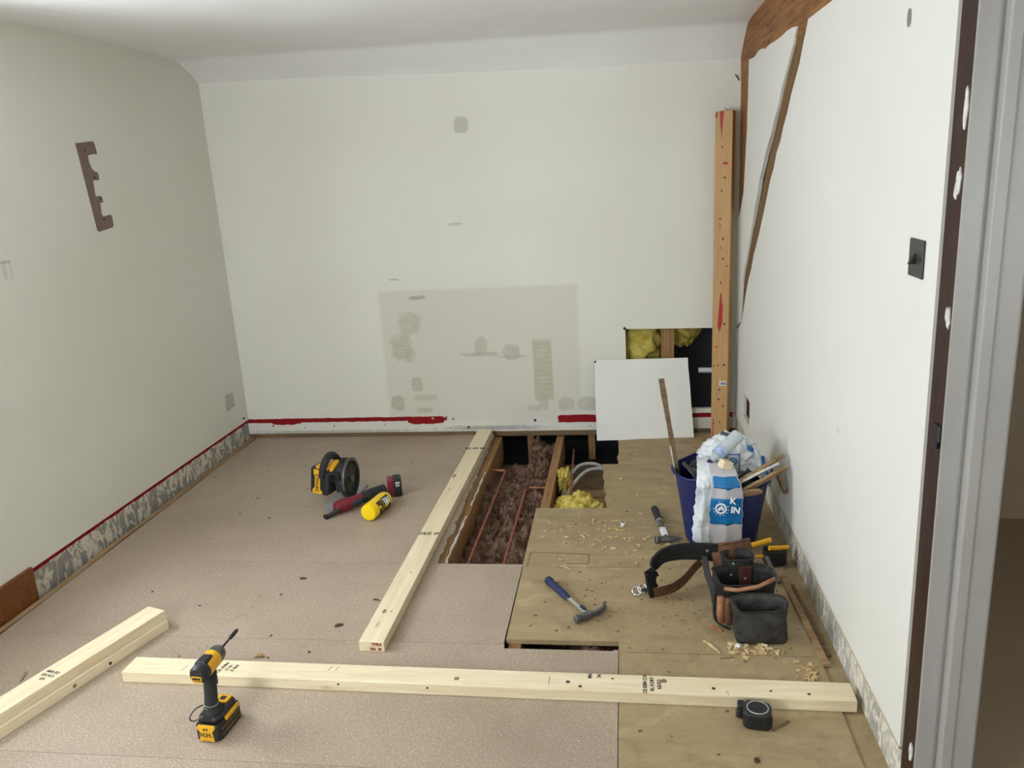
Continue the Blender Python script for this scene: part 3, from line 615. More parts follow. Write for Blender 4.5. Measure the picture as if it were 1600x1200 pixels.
bm = NB(); blob = grid(12, 8, lambda u, v: Vector((-.006 + .016 * math.cos(2 * PI * u) * math.cos(PI * v - PI / 2), .0 + .012 * math.sin(2 * PI * u) * math.cos(PI * v - PI / 2), PH + .006 + .012 * math.sin(PI * v - PI / 2)))); fin('mortar_lump', blob, M_FILLG, t, weld=True)

# ---- plasterboard offcut leaning on the back wall under the opening
t = thing('plasterboard_offcut', 'white square plasterboard offcut leaning against the back wall below the opening', 'plasterboard')
bl_, br_, tl_, tr_ = Vector((2.276, -.152, .001)), Vector((2.852, -.112, .001)), Vector((2.268, -.016, .468)), Vector((2.822, -.012, .468))
n_ = (br_ - bl_).cross(tl_ - bl_).normalized(); th = .0125
bm = NB(); eps = [bl_.lerp(br_, i / 12) + Vector((0, 0, r2.uniform(-.001, .002))) for i in range(13)] + [br_.lerp(tr_, i / 8) + Vector((r2.uniform(-.002, .002), 0, 0)) for i in range(1, 9)] + [tr_.lerp(tl_, i / 8) for i in range(1, 9)] + [tl_.lerp(bl_, i / 8) + Vector((r2.uniform(-.0015, .0015), 0, 0)) for i in range(1, 8)]
rings(bm, [[p for p in eps], [p - n_ * .001 for p in eps]]); fin('painted_face', bm, M_PB, t)
bm = NB(); rings(bm, [[p - n_ * .001 for p in eps], [p - n_ * th for p in eps]]); fin('plaster_core', bm, M_PBEDGE, t)
bm = NB(); p = tl_ + (bl_ - tl_) * .02 + (tr_ - tl_) * .012; cyl(bm, p - n_ * .001, p + n_ * .003, .007, n=8); fin('corner_screw', bm, M_GRIT, t)

# ---- switch plate on the right wall
t = thing('light_switch', 'dark grey metal light switch plate on the right wall', 'light switch', (3.10, 0, 0), THR)
t.location = Vector((3.10, 0, 0)) + Matrix.Rotation(THR, 3, 'Z') @ Vector((0, -2.785, 1.3675))
bm = NB(); bx(bm, -.006, .0005, -.044, .044, -.044, .044); fin('plate', bm, M_SWITCH, t, bevel=.002)
bm = NB(); rings(bm, [[Vector((-.006, -.004, .012)), Vector((-.006, .004, .012)), Vector((-.006, .007, -.012)), Vector((-.006, -.007, -.012))], [Vector((-.010, -.003, .010)), Vector((-.010, .003, .010)), Vector((-.022, .006, -.013)), Vector((-.022, -.006, -.013))]]); fin('toggle', bm, M_BLACK, t, bevel=.001)
for y in (-.032, .032):
    bm = NB(); cyl(bm, (-.006, y, 0), (-.0072, y, 0), .003, n=10); fin('screw_head', bm, M_SWITCH, t)

# ================================================================== tools
# ---- impact driver standing on its battery (local +X = bit, Z up)
t = thing('impact_driver', 'black and yellow cordless impact driver standing on its battery by the long timber', 'power tool', (1.186, -2.786, 0), math.radians(86)); t.scale = (1.04, 1.04, 1.04)
def rbox(bm, x0, x1, y0, y1, z0, z1, k=.25, n=6):
    """box with rounded vertical corners"""
    cx, cy, hx, hy = (x0 + x1) / 2, (y0 + y1) / 2, (x1 - x0) / 2, (y1 - y0) / 2; r = k * min(hx, hy) * 2; o2 = []
    for sx, sy, a0 in ((1, 1, 0), (-1, 1, 90), (-1, -1, 180), (1, -1, 270)):
        for i in range(n + 1):
            a = math.radians(a0 + 90 * i / n); o2.append((cx + sx * (hx - r) + r * math.cos(a), cy + sy * (hy - r) + r * math.sin(a)))
    return rings(bm, [[Vector((x, y, z)) for x, y in o2] for z in (z0, z1)])
bm = NB(); rbox(bm, -.062, .068, -.040, .040, 0, .052, .22); ba = fin('battery', bm, M_BLACK, t, True, bevel=.006, seg=3)
bm = NB(); prism(bm, [(-.026, .052), (.026, .052), (.030, .046), (.020, .036), (.022, .014), (.024, .004), (-.024, .004), (-.022, .014), (-.020, .036), (-.030, .046)], -.0655, -.055, lambda u, v, w_: (w_, u, v)); yp = fin('battery_front', bm, M_YEL, ba, bevel=.001)
text('handwriting', 'H.H.', .020, M_INK, yp, (-.0658, 0, .025), (PI / 2, 0, -PI / 2), bold=.0006)
text('handwriting', 'n z', .012, M_INK, yp, (-.0658, 0, .0445), (PI / 2, 0, -PI / 2), bold=.0008)
text('handwriting', '. . . .', .014, M_INK, yp, (-.0658, 0, .010), (PI / 2, 0, -PI / 2), bold=.0005)
bm = NB(); rbox(bm, -.050, .060, -.036, .036, .052, .070, .3); fin('foot', bm, M_BLACK, t, True, bevel=.006)
for sy in (-1, 1):
    bm = NB(); bx(bm, -.045, .050, sy * .0395, sy * .0412, .012, .020); bx(bm, -.045, .050, sy * .0395, sy * .0412, .030, .038); fin('side_rib', bm, M_OLD, ba)
bm = NB(); rbox(bm, .020, .055, -.022, .022, .069, .076, .2); yc = fin('foot_cap', bm, M_YEL, t, bevel=.002)
bm = NB(); bx(bm, .030, .045, -.010, .006, .0755, .0775); fin('mode_button', bm, M_BLACK, yc)
bm = NB(); bx(bm, -.02, .05, -.044, -.036, .045, .058); fin('side_panel', bm, M_YEL, t, bevel=.002)
sec = lambda x, z, a, b, n=16: [Vector((x + a * math.cos(2 * PI * i / n), b * math.sin(2 * PI * i / n), z)) for i in range(n)]
bm = NB(); rings(bm, [sec(-.014, .066, .040, .033), sec(-.018, .080, .026, .026), sec(-.018, .100, .021, .019), sec(-.012, .130, .021, .0175), sec(-.006, .165, .022, .0175), sec(-.004, .195, .026, .020)]); hd = fin('handle', bm, M_RUBBER, t, 'all')
for z in (.092, .102):
    bm = NB(); tube(bm, [Vector((-.018 + .0222 * math.cos(a), .0202 * math.sin(a), z + .004 * math.sin(a))) for a in [2 * PI * i / 20 for i in range(21)]], .0008, 6); fin('grip_line', bm, M_FILLG, hd)
bm = NB(); rbox(bm, .010, .022, -.008, .008, .140, .180, .3); fin('trigger', bm, M_BLACK, t, bevel=.003)
HZ = .216
bm = NB(); lathe(bm, (-.062, 0, HZ), (1, 0, .05), [(0, .010), (.002, .022), (.010, .0275), (.030, .0282), (.034, .0275)], 28); rc = fin('rear_cap', bm, M_BLACK, t, True)
bm = NB(); bx(bm, -.0640, -.0615, -.016, .016, HZ - .012, HZ + .002); fin('badge', bm, M_YEL, rc, bevel=.001)
bm = NB(); bx(bm, -.0645, -.0638, -.013, .013, HZ - .0085, HZ - .0015); fin('badge_print', bm, M_BLACK, rc)
for z in (HZ - .018, HZ + .010, HZ + .016):
    bm = NB(); bx(bm, -.0605, -.058, -.015, .015, z - .0015, z + .0015); fin('vent', bm, M_YEL, rc)
bm = NB(); lathe(bm, (-.030, 0, HZ + .0016), (1, 0, .05), [(0, .0272), (.004, .0280), (.052, .0280), (.060, .0268)], 28); fin('motor_housing', bm, M_YEL, t, True)
bm = NB(); rings(bm, [[Vector((x, y, z)) for x, y, z in q] for q in ([(-.040, -.020, HZ + .021), (.010, -.018, HZ + .023), (.010, .018, HZ + .023), (-.040, .020, HZ + .021)], [(-.036, -.016, HZ + .0315), (.004, -.012, HZ + .0325), (.004, .012, HZ + .0325), (-.036, .016, HZ + .0315)])]); fin('top_panel', bm, M_BLACK, t, bevel=.003)
bm = NB(); lathe(bm, (.028, 0, HZ + .0045), (1, 0, .05), [(0, .0270), (.010, .0275), (.028, .0240), (.036, .018), (.038, .011)], 28); fin('nose', bm, M_DSTEEL, t, True)
bm = NB(); lathe(bm, (.062, 0, HZ + .006), (1, 0, .05), [(0, .010), (.012, .0095), (.013, .0035), (.060, .0030), (.062, .0060), (.078, .0064), (.098, .0060), (.104, .003), (.108, .0005)], 14); fin('screwdriver_bit', bm, M_BLACK, t, True)
bm = NB(); tube(bm, spline([(-.03, .040, .050), (-.045, .052, .052), (-.052, .054, .070), (-.030, .048, .082), (.0, .042, .075)], 5), .0022, 8); fin('belt_hook', bm, M_DSTEEL, t, True)

# ---- circular saw (local +Y = forward, +X = blade side)
t = thing('circular_saw', 'yellow and black cordless circular saw resting on its grey shoe', 'power tool', (.998, -.980, 0), math.radians(-4))
bm = NB(); prism(bm, [(-.055, -.205), (-.045, -.215), (.045, -.13), (.052, -.11), (.052, .14), (.040, .155), (-.085, .155), (-.085, -.10)], 0, .004, lambda u, v, w_: (u, v, w_)); fin('shoe', bm, M_ALU, t, bevel=.001)
bm = NB(); bx(bm, .050, .054, -.11, .14, 0, .012); fin('shoe_edge', bm, M_ALU, t)
GC = Vector((0, 0, .098))
def arc(cx, cz, r, a0, a1, n): return [(cx + r * math.cos(math.radians(a0 + (a1 - a0) * i / n)), cz + r * math.sin(math.radians(a0 + (a1 - a0) * i / n))) for i in range(n + 1)]
YZ = lambda u, v, w_: (w_, u, v)
bm = NB(); prism(bm, arc(0, .105, .105, -12, 205, 28), -.018, .022, YZ); fin('upper_guard', bm, M_RUBBER, t, bevel=.005)
bm = NB(); prism(bm, arc(0, .105, .106, -15, 200, 30) + arc(0, .105, .090, 200, -15, 30), .020, .030, YZ); fin('guard_rim', bm, M_DSTEEL, t, bevel=.002)
bm = NB(); prism(bm, arc(0, .102, .100, 160, 370, 30) + arc(0, .102, .074, 370, 160, 30), .002, .032, YZ); fin('lower_guard', bm, M_RUBBER, t, bevel=.003)
bm = NB(); prism(bm, [p for i in range(36) for p in ((.082 * math.cos(2 * PI * i / 36), .102 + .082 * math.sin(2 * PI * i / 36)), (.075 * math.cos(2 * PI * (i + .5) / 36), .102 + .075 * math.sin(2 * PI * (i + .5) / 36)))], .023, .025, YZ); bd = fin('blade', bm, M_BLACK, t)
bm = NB(); cyl(bm, (.025, 0, .102), (.034, 0, .102), .018, n=20); fin('blade_flange', bm, M_DSTEEL, bd, True)
for a in (20, 80, 140, 220, 300):
    bm = NB(); a = math.radians(a); box(bm, (.0255, .048 * math.cos(a), .102 + .048 * math.sin(a)), (.001, .05, .004), M=Matrix.Rotation(a, 3, 'X')); fin('blade_slot', bm, M_DSTEEL, bd)
bm = NB(); lathe(bm, (-.018, 0, .115), (-1, 0, 0), [(0, .055), (.015, .056), (.02, .050), (.06, .048), (.085, .044), (.092, .030)], 26); fin('motor', bm, M_YEL, t, True)
bm = NB(); lathe(bm, (-.05, 0, .115), (-1, 0, 0), [(0, .0505), (.014, .0505)], 26); fin('motor_band', bm, M_BLACK, t, True)
bm = NB(); cyl(bm, (-.012, -.060, .150), (-.012, -.118, .150), .024, n=20); dp = fin('dust_port', bm, M_RUBBER, t, True, bevel=.002)
bm = NB(); cyl(bm, (-.012, -.1185, .150), (-.012, -.1165, .150), .018, n=20); fin('port_shade_disc', bm, M_VOIDSHADE, dp, True)  # dark disc paints the shade inside the port
bm = NB(); tube(bm, spline([(-.04, .02, .165), (-.045, .0, .215), (-.05, -.045, .246), (-.058, -.090, .238), (-.070, -.115, .195), (-.080, -.112, .150)], 5), .019, 14, (1, 1)); fin('rear_handle', bm, M_RUBBER, t, 'all')
bm = NB(); tube(bm, spline([(-.03, .01, .165), (-.03, -.045, .205), (-.048, -.095, .165)], 6), .016, 12); fin('handle_bridge', bm, M_YEL, t, 'all')
bm = NB(); tube(bm, spline([(-.02, .0, .20), (-.005, -.02, .215), (.0, -.045, .205)], 5), .009, 10); fin('lever', bm, M_BLACK, t, 'all')
# battery hangs at the back of the handle, slightly rolled
Mb = Matrix.Translation((-.095, -.075, .123)) @ Matrix.Rotation(math.radians(8), 4, 'Y') @ Matrix.Rotation(math.radians(-10), 4, 'Z')
bm = NB(); rbox(bm, -.055, .050, -.040, .050, -.070, .070, .18); ba = fin('battery', bm, M_BLACK, t, True, bevel=.008, seg=3); ba.matrix_local = Mb
bm = NB(); prism(bm, [(-.038, -.064), (.020, -.064), (.026, -.055), (.010, -.040), (.010, .040), (.026, .055), (.020, .066), (-.030, .066), (-.030, .040), (-.022, .030), (-.022, -.030), (-.034, -.044)], -.0445, -.035, lambda u, v, w_: (u, w_, v)); yp = fin('battery_front', bm, M_YEL, ba, bevel=.0015)
text('battery_print', 'DEWALT', .024, M_INK, yp, (-.006, -.0448, -.004), (PI / 2, -PI / 2, 0), bold=.0008)
bm = NB(); rbox(bm, -.03, .045, -.035, .045, .068, .080, .2); fin('battery_cap', bm, M_YEL, ba, bevel=.003)
bm = NB(); bx(bm, .045, .068, -.055, .045, -.055, .060); fin('battery_dock', bm, M_RUBBER, ba, bevel=.006)

# ---- maroon cordless multi-tool lying behind the bottle
t = thing('cordless_multi_tool', 'maroon and black cordless power tool lying between the saw and the yellow bottle', 'power tool')
A = Vector((1.027, -1.197, .036)); Bv = Vector((1.187, -1.017, .046)); d = (Bv - A).normalized()
bm = NB(); lathe(bm, A - d * .03, d, [(0, .014), (.006, .026), (.02, .032), (.07, .033), (.10, .029), (.14, .027), (.16, .026)], 24); fin('body', bm, M_MAR, t, True)
bm = NB(); lathe(bm, A + d * .125, d, [(0, .0265), (.01, .029), (.07, .030), (.11, .028), (.14, .026)], 24); fin('grip', bm, M_RUBBER, t, True)
sd = Vector((d.y, -d.x, 0))
bm = NB(); tube(bm, [A + d * .05 + sd * .022, A + d * .10 + sd * .024, A + d * .14 + sd * .02], [.012, .016, .012], 12); fin('side_grip', bm, M_RUBBER, t, 'all')
bm = NB(); tube(bm, [A - d * .01 + Vector((0, 0, -.004)) + sd * .016, A - d * .045 + sd * .012 + Vector((0, 0, -.016)), A - d * .075 + sd * .004 + Vector((0, 0, -.024))], [.016, .012, .011], 14); hd = fin('tool_head', bm, M_BLACK, t, True)
bm = NB(); e = A - d * .075 + sd * .004 + Vector((0, 0, -.024)); box(bm, e - d * .006, (.014, .032, .020), math.atan2(d.y, d.x)); fin('cutter', bm, M_BLACK, hd, bevel=.002)
ang = math.atan2(d.y, d.x); Bc = Bv + d * .062
bm = NB(); box(bm, (Bc.x, Bc.y, .052), (.034, .070, .094), ang - .5); fin('battery_collar', bm, M_MAR, t, bevel=.009)
q = Bc + Vector((math.cos(ang - .5), math.sin(ang - .5), 0)) * .034
bm = NB(); box(bm, (q.x, q.y, .051), (.044, .074, .100), ang - .5); ba = fin('battery', bm, M_BLACK, t, bevel=.008)
for z, st in ((.078, '18V'), (.064, '5.0')):
    text('battery_print', st, .016, M_BAGW, ba, (q.x + .0375 * math.sin(ang - .5), q.y - .0375 * math.cos(ang - .5), z), (PI / 2, 0, ang - .5), bold=.0005)

# ---- yellow bottle lying on its side
t = thing('yellow_bottle', 'bright yellow plastic bottle with dark label lying in front of the saw', 'bottle')
A = Vector((1.203, -1.292, .043)); Bv = Vector((1.247, -1.090, .043)); d = (Bv - A).normalized(); L = (Bv - A).length
bm = NB(); lathe(bm, A, d, [(0, .030), (.002, .038), (.008, .042), (.05, .0425), (L - .045, .0425), (L - .03, .040), (L - .015, .030), (L - .008, .020), (L, .019)], 32); bt = fin('bottle_body', bm, M_YELB, t, True)
bm = NB(); lathe(bm, A + d * L, d, [(0, .018), (.022, .016), (.026, .008)], 20); fin('nozzle', bm, M_BLACK, t, True)
x_, y_, z_ = frame(d)
def wrap(s0_, s1_, a0, a1, r, mat, nm, n=14):
    bm = NB(); pts = []
    side = sd = Vector((d.y, -d.x, 0)); up = Vector((0, 0, 1))
    for k in (r, r + .0006):
        pts.append([A + d * s_ + (sd * math.cos(math.radians(a)) + up * math.sin(math.radians(a))) * k for s_, seq in ((s0_, range(n + 1)), (s1_, range(n, -1, -1))) for a in [a0 + (a1 - a0) * i / n for i in seq]])
    rings(bm, pts); return fin(nm, bm, mat, bt)
wrap(.045, .085, -40, 58, .0434, M_GRIT, 'label_picture'); wrap(.092, .155, -40, 62, .0434, M_BLACK, 'label')
for s_, r1, a in ((.108, .007, 30), (.126, .009, 26), (.146, .007, 24)): wrap(s_ - r1, s_ + r1 - .004, a - 22, a + 24, .0442, M_BAGW, 'label_print')

# ---- hammers
t = thing('claw_hammer', 'claw hammer with blue rubber grip lying on the dusty boards', 'hammer')
A = Vector((2.128, -1.868, .017)); H = Vector((2.296, -2.128, .018)); d = (H - A).normalized(); L = (H - A).length; sd = Vector((-d.y, d.x, 0))
bm = NB(); ribs = [(0, .010), (.004, .0165), (.02, .0175), (.03, .0155)]
for i in range(9): ribs += [(.035 + i * .012, .0152), (.041 + i * .012, .0143)]
ribs += [(.15, .0135), (.165, .0125), (.172, .009)]
lathe(bm, A, d, ribs, 18); fin('grip', bm, M_NAVY, t, True)
bm = NB(); ribbon(bm, [A + d * .165, A + d * .22, A + d * (L - .01)], (sd,), .017, .010); fin('shaft', bm, M_CHROME, t, bevel=.002)
bm = NB(); box(bm, A + d * (L - .045) + sd * .010, (.03, .014, .018), math.atan2(d.y, d.x)); fin('shaft_collar', bm, M_NAVY, t, bevel=.003)
fd = (Vector((2.262, -2.172, 0)) - Vector((2.352, -2.086, 0))).normalized()
fd = -sd if fd.dot(-sd) > 0 else sd
P = H + d * .004
bm = NB(); lathe(bm, P + fd * .052, -fd, [(0, .013), (.002, .0150), (.016, .0150), (.020, .011), (.032, .010), (.04, .011)], 20); hd = fin('head_face', bm, M_DSTEEL, t, True)
bm = NB(); box(bm, P + fd * .004, (.036, .024, .026), math.atan2(fd.y, fd.x)); fin('head_eye', bm, M_DSTEEL, t, bevel=.004)
for k in (-1, 1):
    bm = NB(); ribbon(bm, spline([P - fd * .012 + Vector((0, 0, k * .005)), P - fd * .045 + Vector((0, 0, k * .006)) + d * .002, P - fd * .075 - d * .012 + Vector((0, 0, k * .008)), P - fd * .100 - d * .036 + Vector((0, 0, k * .010))], 5), (0, 0, 1), [.012 - .0004 * i for i in range(16)], .012 ); fin('claw', bm, M_DSTEEL, t, bevel=.002)
t = thing('small_hammer', 'hammer with black grip and steel head lying beside the blue tub', 'hammer')
A = Vector((2.578, -1.175, .017)); H = Vector((2.618, -1.500, .018)); d = (H - A).normalized(); L = (H - A).length; sd = Vector((-d.y, d.x, 0))
bm = NB(); lathe(bm, A, d, [(0, .010), (.004, .0170), (.03, .0175), (.08, .0150), (.125, .0165), (.135, .0155), (.137, .010)], 18); fin('grip', bm, M_RUBBER, t, True)
bm = NB(); lathe(bm, A + d * .137, d, [(0, .0150), (.010, .0150)], 18); fin('grip_ring', bm, M_STEEL, t, True)
bm = NB(); lathe(bm, A + d * .147, d, [(0, .009), (.06, .008), (.11, .0085), (L - .147, .009)], 14); fin('shaft', bm, M_DSTEEL, t, True)
bm = NB(); ribbon(bm, [A + d * .225 + Vector((0, 0, .0005)), A + d * .30 + Vector((0, 0, .0005))], (sd,), .026, .020); fin('shaft_sticker', bm, M_BAGW, t, bevel=.003)
bm = NB(); lathe(bm, H - sd * -.0 + Vector((-.052, -.006, 0)), Vector((1, .1, 0)), [(0, .014), (.002, .0165), (.018, .0165), (.022, .0135), (.032, .0135), (.04, .015), (.075, .014), (.09, .010), (.12, .003)], 20); hd = fin('head', bm, M_DSTEEL, t, True)
bm = NB(); lathe(bm, H + Vector((-.046, -.006, 0)), Vector((1, .1, 0)), [(0, .0170), (.004, .0170)], 20); fin('head_ring', bm, M_STEEL, hd, True)

# ---- tape measure and pencil
t = thing('tape_measure', 'black tape measure with a silver ring standing by the long timber', 'tape measure', (2.818, -2.672, 0), math.radians(-8))
bm = NB(); rbox(bm, -.040, .042, -.036, .034, 0, .052, .3, 8); fin('case', bm, M_BLACK, t, True, bevel=.006, seg=3)
for i in range(5):
    bm = NB(); a = math.radians(-78 + i * 16); box(bm, (.024 + .0185 * math.cos(a), -.018 + .0185 * math.sin(a), .026), (.003, .0035, .038), a); fin('grip_rib', bm, M_RUBBER, t, bevel=.001)
bm = NB(); tube(bm, [Vector((.002 + .030 * math.cos(a), .0 + .029 * math.sin(a), .0525)) for a in [2 * PI * i / 32 for i in range(33)]], .0020, 8); fin('silver_ring', bm, M_STEEL, t, True)
bm = NB(); cyl(bm, (.002, 0, .050), (.002, 0, .0535), .0275, n=32); fd_ = fin('face_disc', bm, M_RUBBER, t, True)
bm = NB(); prism(bm, [(-.010, -.014), (.014, -.012), (.016, .006), (.004, .014), (-.012, .008)], .0532, .0542, lambda u, v, w_: (u, v, w_)); fin('face_logo', bm, M_BLACK, fd_)
bm = NB(); rbox(bm, -.056, -.036, .004, .034, .004, .050, .3); fin('tape_mouth', bm, M_BLACK, t, True, bevel=.004)
bm = NB(); bx(bm, -.060, -.055, .010, .030, .004, .022); fin('end_hook', bm, M_DSTEEL, t)
t = thing('pencil', 'short carpenter pencil stub poking out beside the tape measure', 'pencil')
A = Vector((2.858, -2.706, .0045)); Bv = Vector((2.922, -2.655, .0045)); d = (Bv - A).normalized()
bm = NB(); lathe(bm, A, d, [(0, .0042), ((Bv - A).length - .014, .0042)], 6); fin('shaft', bm, M_OLD, t)
bm = NB(); lathe(bm, Bv - d * .014, d, [(0, .0042), (.011, .0016)], 8); fin('sharpened_end', bm, M_SHAV, t)
bm = NB(); lathe(bm, Bv - d * .003, d, [(0, .0016), (.004, .0003)], 8); fin('lead', bm, M_INK, t)

# ================================================================== blue tub of rubbish
TC = Vector((2.855, -1.44, 0))
def tubz(a):
    """rim height: raised carrying lobes at the back and front, sagging at the front right"""
    lob = lambda c, wd: math.exp(-(((a - c + PI) % (2 * PI) - PI) / wd) ** 2)
    return .325 + .045 * lob(PI / 2 - .1, .32) - .030 * lob(-.95, .5) - .012 * lob(2.4, .4) + .02 * lob(-PI / 2 - .4, .3)
t = thing('builders_tub', 'blue flexible plastic tub full of rubbish by the right wall', 'tub', tuple(TC))
n = 56; prof = [(0.0, .0), (.148, .0), (.152, .008), (.162, .08), (.178, .18), (.193, .27), (.203, 1.0), (.207, 1.004), (.209, 1.0), (.207, .985), (.199, .955), (.190, .27), (.174, .18), (.158, .08), (.146, .012), (.0, .012)]
rgs = []
for r, h in prof:
    ring = []
    for i in range(n):
        a = 2 * PI * i / n; z = h if h < .9 else tubz(a) * (1 - (1 - h) * 1.0) + (h - 1 if h > 1 else 0)
        k = 1 + .012 * math.sin(3 * a + 1) * (h > .1) + .004 * math.sin(7 * a)
        ring.append(Vector((r * k * math.cos(a), r * k * math.sin(a), z)) if r > 0 else Vector((.001 * math.cos(a), .001 * math.sin(a), h)))
    rgs.append(ring)
bm = NB(); rings(bm, rgs); fin('tub_body', bm, M_BLUE, t, 'all')
bm = NB(); tube(bm, [Vector((.208 * math.cos(a), .208 * math.sin(a), tubz(a))) for a in [2 * PI * i / n for i in range(n + 1)]], .0055, 8); fin('rolled_rim', bm, M_BLUE, t, 'all')
# black membrane bundled at the left of the tub
def cloth(name, fn, nu, nv, mat, parent, th=.0025, smooth='all'):
    o = fin(name, grid(nu, nv, fn), mat, parent, smooth)
    md = o.modifiers.new('thickness', 'SOLIDIFY'); md.thickness = th; md.offset = 0
    return o
def mem(u, v):
    a = 2 * PI * u; r = .165 * v
    z = .235 + .045 * fbm((math.cos(a) * r * 9, math.sin(a) * r * 9, 1.0), 4) + .03 * (1 - v) + .10 * max(0, -math.cos(a)) * v ** .7
    return Vector((TC.x + r * math.cos(a), TC.y + r * math.sin(a), z))
tag(cloth('black_sheeting', mem, 48, 18, M_TARP, None), 'crumpled black plastic sheeting lying in the blue tub', 'plastic sheet')
# stick standing in the tub
A = Vector((2.605, -1.42, .721)); Bv = Vector((2.683, -1.42, .215)); d = (Bv - A).normalized()
t = thing('wooden_stick', 'thin old wooden lath standing upright in the tub, chipped along its edge', 'stick')
r3 = random.Random(11); bm = NB(); pts = [A + d * (i * .0335) for i in range(16)]
ribbon(bm, pts, (Vector((1, .1, .16)),), [.020 + r3.uniform(-.002, .002) + (.003 if i < 4 else 0) for i in range(16)], .012); ob = fin('lath', bm, M_OLD, t)
bm = NB(); ribbon(bm, [p + Vector((-.0102, -.004, 0)) for p in pts[9:15]], (Vector((1, .1, .16)),), [.004, .006, .003, .006, .005, .003], .0125); fin('fresh_edge', bm, M_FILL, t)
# insulation bag: crumpled body on top, front panel hanging over the rim
t = thing('insulation_bag', 'torn white and blue plastic insulation bag draped over the front of the tub', 'plastic bag')
nm = NT('crumpled_white_plastic', .28, 0, .6)
nm.color(nm.mix(nm.rng(nm.noise(9, 5, None, .6, 1.0), .4, .65), S(240, 243, 246), S(212, 219, 226))); nm.bump(nm.noise(14, 4, None, .5, 2.5), .6, .01)
nm.b.inputs['Alpha'].default_value = .90; M_BAG = nm.m
def bagbody(u, v):
    a = 2 * PI * u; b = PI * (v * .93) - PI / 2
    dd = Vector((math.cos(a) * math.cos(b), math.sin(a) * math.cos(b), math.sin(b)))
    k = 1 + .22 * abs(fbm(dd * 2.0 + Vector((3, 1, 7)), 3)) - .16 * abs(fbm(dd * 3.2 + Vector((1, 5, 2)), 2)) + .02 * fbm(dd * 9, 2)
    return Vector((2.885 + .125 * dd.x * k, -1.39 + .115 * dd.y * k, .350 + .095 * dd.z * k + .03 * max(0, dd.x * .4 + .4)))
o = fin('bag_body', grid(72, 48, bagbody), M_BAG, t, True, weld=True)
def fpath(v):
    """section of the hanging panel: (y, z)"""
    P_ = [(-1.50, .400), (-1.575, .398), (-1.640, .375), (-1.668, .335), (-1.666, .26), (-1.660, .18), (-1.652, .10), (-1.650, .070)]
    f = v * (len(P_) - 1); i = min(int(f), len(P_) - 2); q = f - i
    return P_[i][0] * (1 - q) + P_[i + 1][0] * q, P_[i][1] * (1 - q) + P_[i + 1][1] * q
def panel(x0f, x1f, amp, seed, off=0.0, v0=0.0, v1=1.0):
    def fn(u, v):
        vv = v0 + (v1 - v0) * v; y, z = fpath(vv); x = x0f(vv) + (x1f(vv) - x0f(vv)) * u
        k = amp * fbm((x * 22, z * 14, seed), 4)
        e = .006 * fbm((z * 40, u * 3, seed + 4), 3) if u in (0.0, 1.0) else 0
        return Vector((x + e, y - off + k - .010 * (1 - abs(2 * u - 1)), z + .4 * k + (.008 * fbm((x * 30, 1, seed), 3) if v == 1.0 else 0)))
    return fn
lerp = lambda a_, b_, q: a_ + (b_ - a_) * q
# white gusset at the left and grey printed face
cloth('white_gusset', panel(lambda v: lerp(2.745, 2.715, min(1, v * 1.2)) if v < .85 else lerp(2.715, 2.735, (v - .85) / .15), lambda v: lerp(2.80, 2.782, v), .014, 2.0), 16, 48, M_BAG, t)
face = cloth('printed_face', panel(lambda v: lerp(2.79, 2.780, v), lambda v: lerp(2.868, 2.914, min(1, v * 2)), .0035, 5.0, .004), 22, 48, M_BAGGREY, t)
cloth('blue_print', panel(lambda v: lerp(2.79, 2.780, v) + .001, lambda v: lerp(2.868, 2.911, min(1, v * 2)), .0035, 5.0, .007, .525, .735), 22, 14, M_BAGBLUE, t, .001)
cloth('blue_print', panel(lambda v: lerp(2.80, 2.790, v), lambda v: lerp(2.866, 2.909, min(1, v * 2)), .0035, 5.0, .007, .30, .44), 22, 8, M_BAGBLUE, t, .001)
cloth('blue_print', panel(lambda v: 2.782, lambda v: 2.797, .003, 5.0, .007, .95, .99), 4, 3, M_BAGBLUE, t, .001)
def onface(x, z): return (x, -1.6835 + (.26 - z) * .07, z)
text('bag_lettering', 'K', .036, M_BAGW, t, onface(2.873, .276), (PI / 2 - .05, .14, 0), bold=.0014)
text('bag_lettering', 'IN', .036, M_BAGW, t, onface(2.884, .234), (PI / 2 - .05, .14, 0), bold=.0014)
cx_, cz_ = 2.826, .243
y0_ = onface(cx_, cz_)[1]
bm = NB(); rings(bm, [[Vector((cx_ + r_ * math.cos(a), y_, cz_ + r_ * math.sin(a))) for a in [2 * PI * i / 28 for i in range(28)]] for r_, y_ in ((.0235, y0_), (.0235, y0_ - .001), (.0165, y0_ - .001), (.0165, y0_))], closed=True); lg = fin('flame_badge', bm, M_BAGW, t)
fl = [(-.010, -.012), (-.013, -.002), (-.007, .004), (-.006, .010), (-.002, .004), (.002, .016), (.006, .006), (.009, .010), (.013, -.002), (.010, -.012), (.004, -.008), (.0, -.002), (-.004, -.009)]
bm = NB(); prism(bm, [(cx_ + u, cz_ + v) for u, v in fl], y0_ - .001, y0_ + .0005, BW); fin('flame', bm, M_BAGW, lg)
bm = NB()
for k in range(11):
    a = math.radians(120 + 280 * k / 10 + 60); box(bm, (cx_ + .030 * math.cos(a), y0_, cz_ + .030 * math.sin(a)), (.003, .0008, .0055), M=Matrix.Rotation(-a, 3, 'Y'))
fin('badge_lettering', bm, M_BAGW, lg)
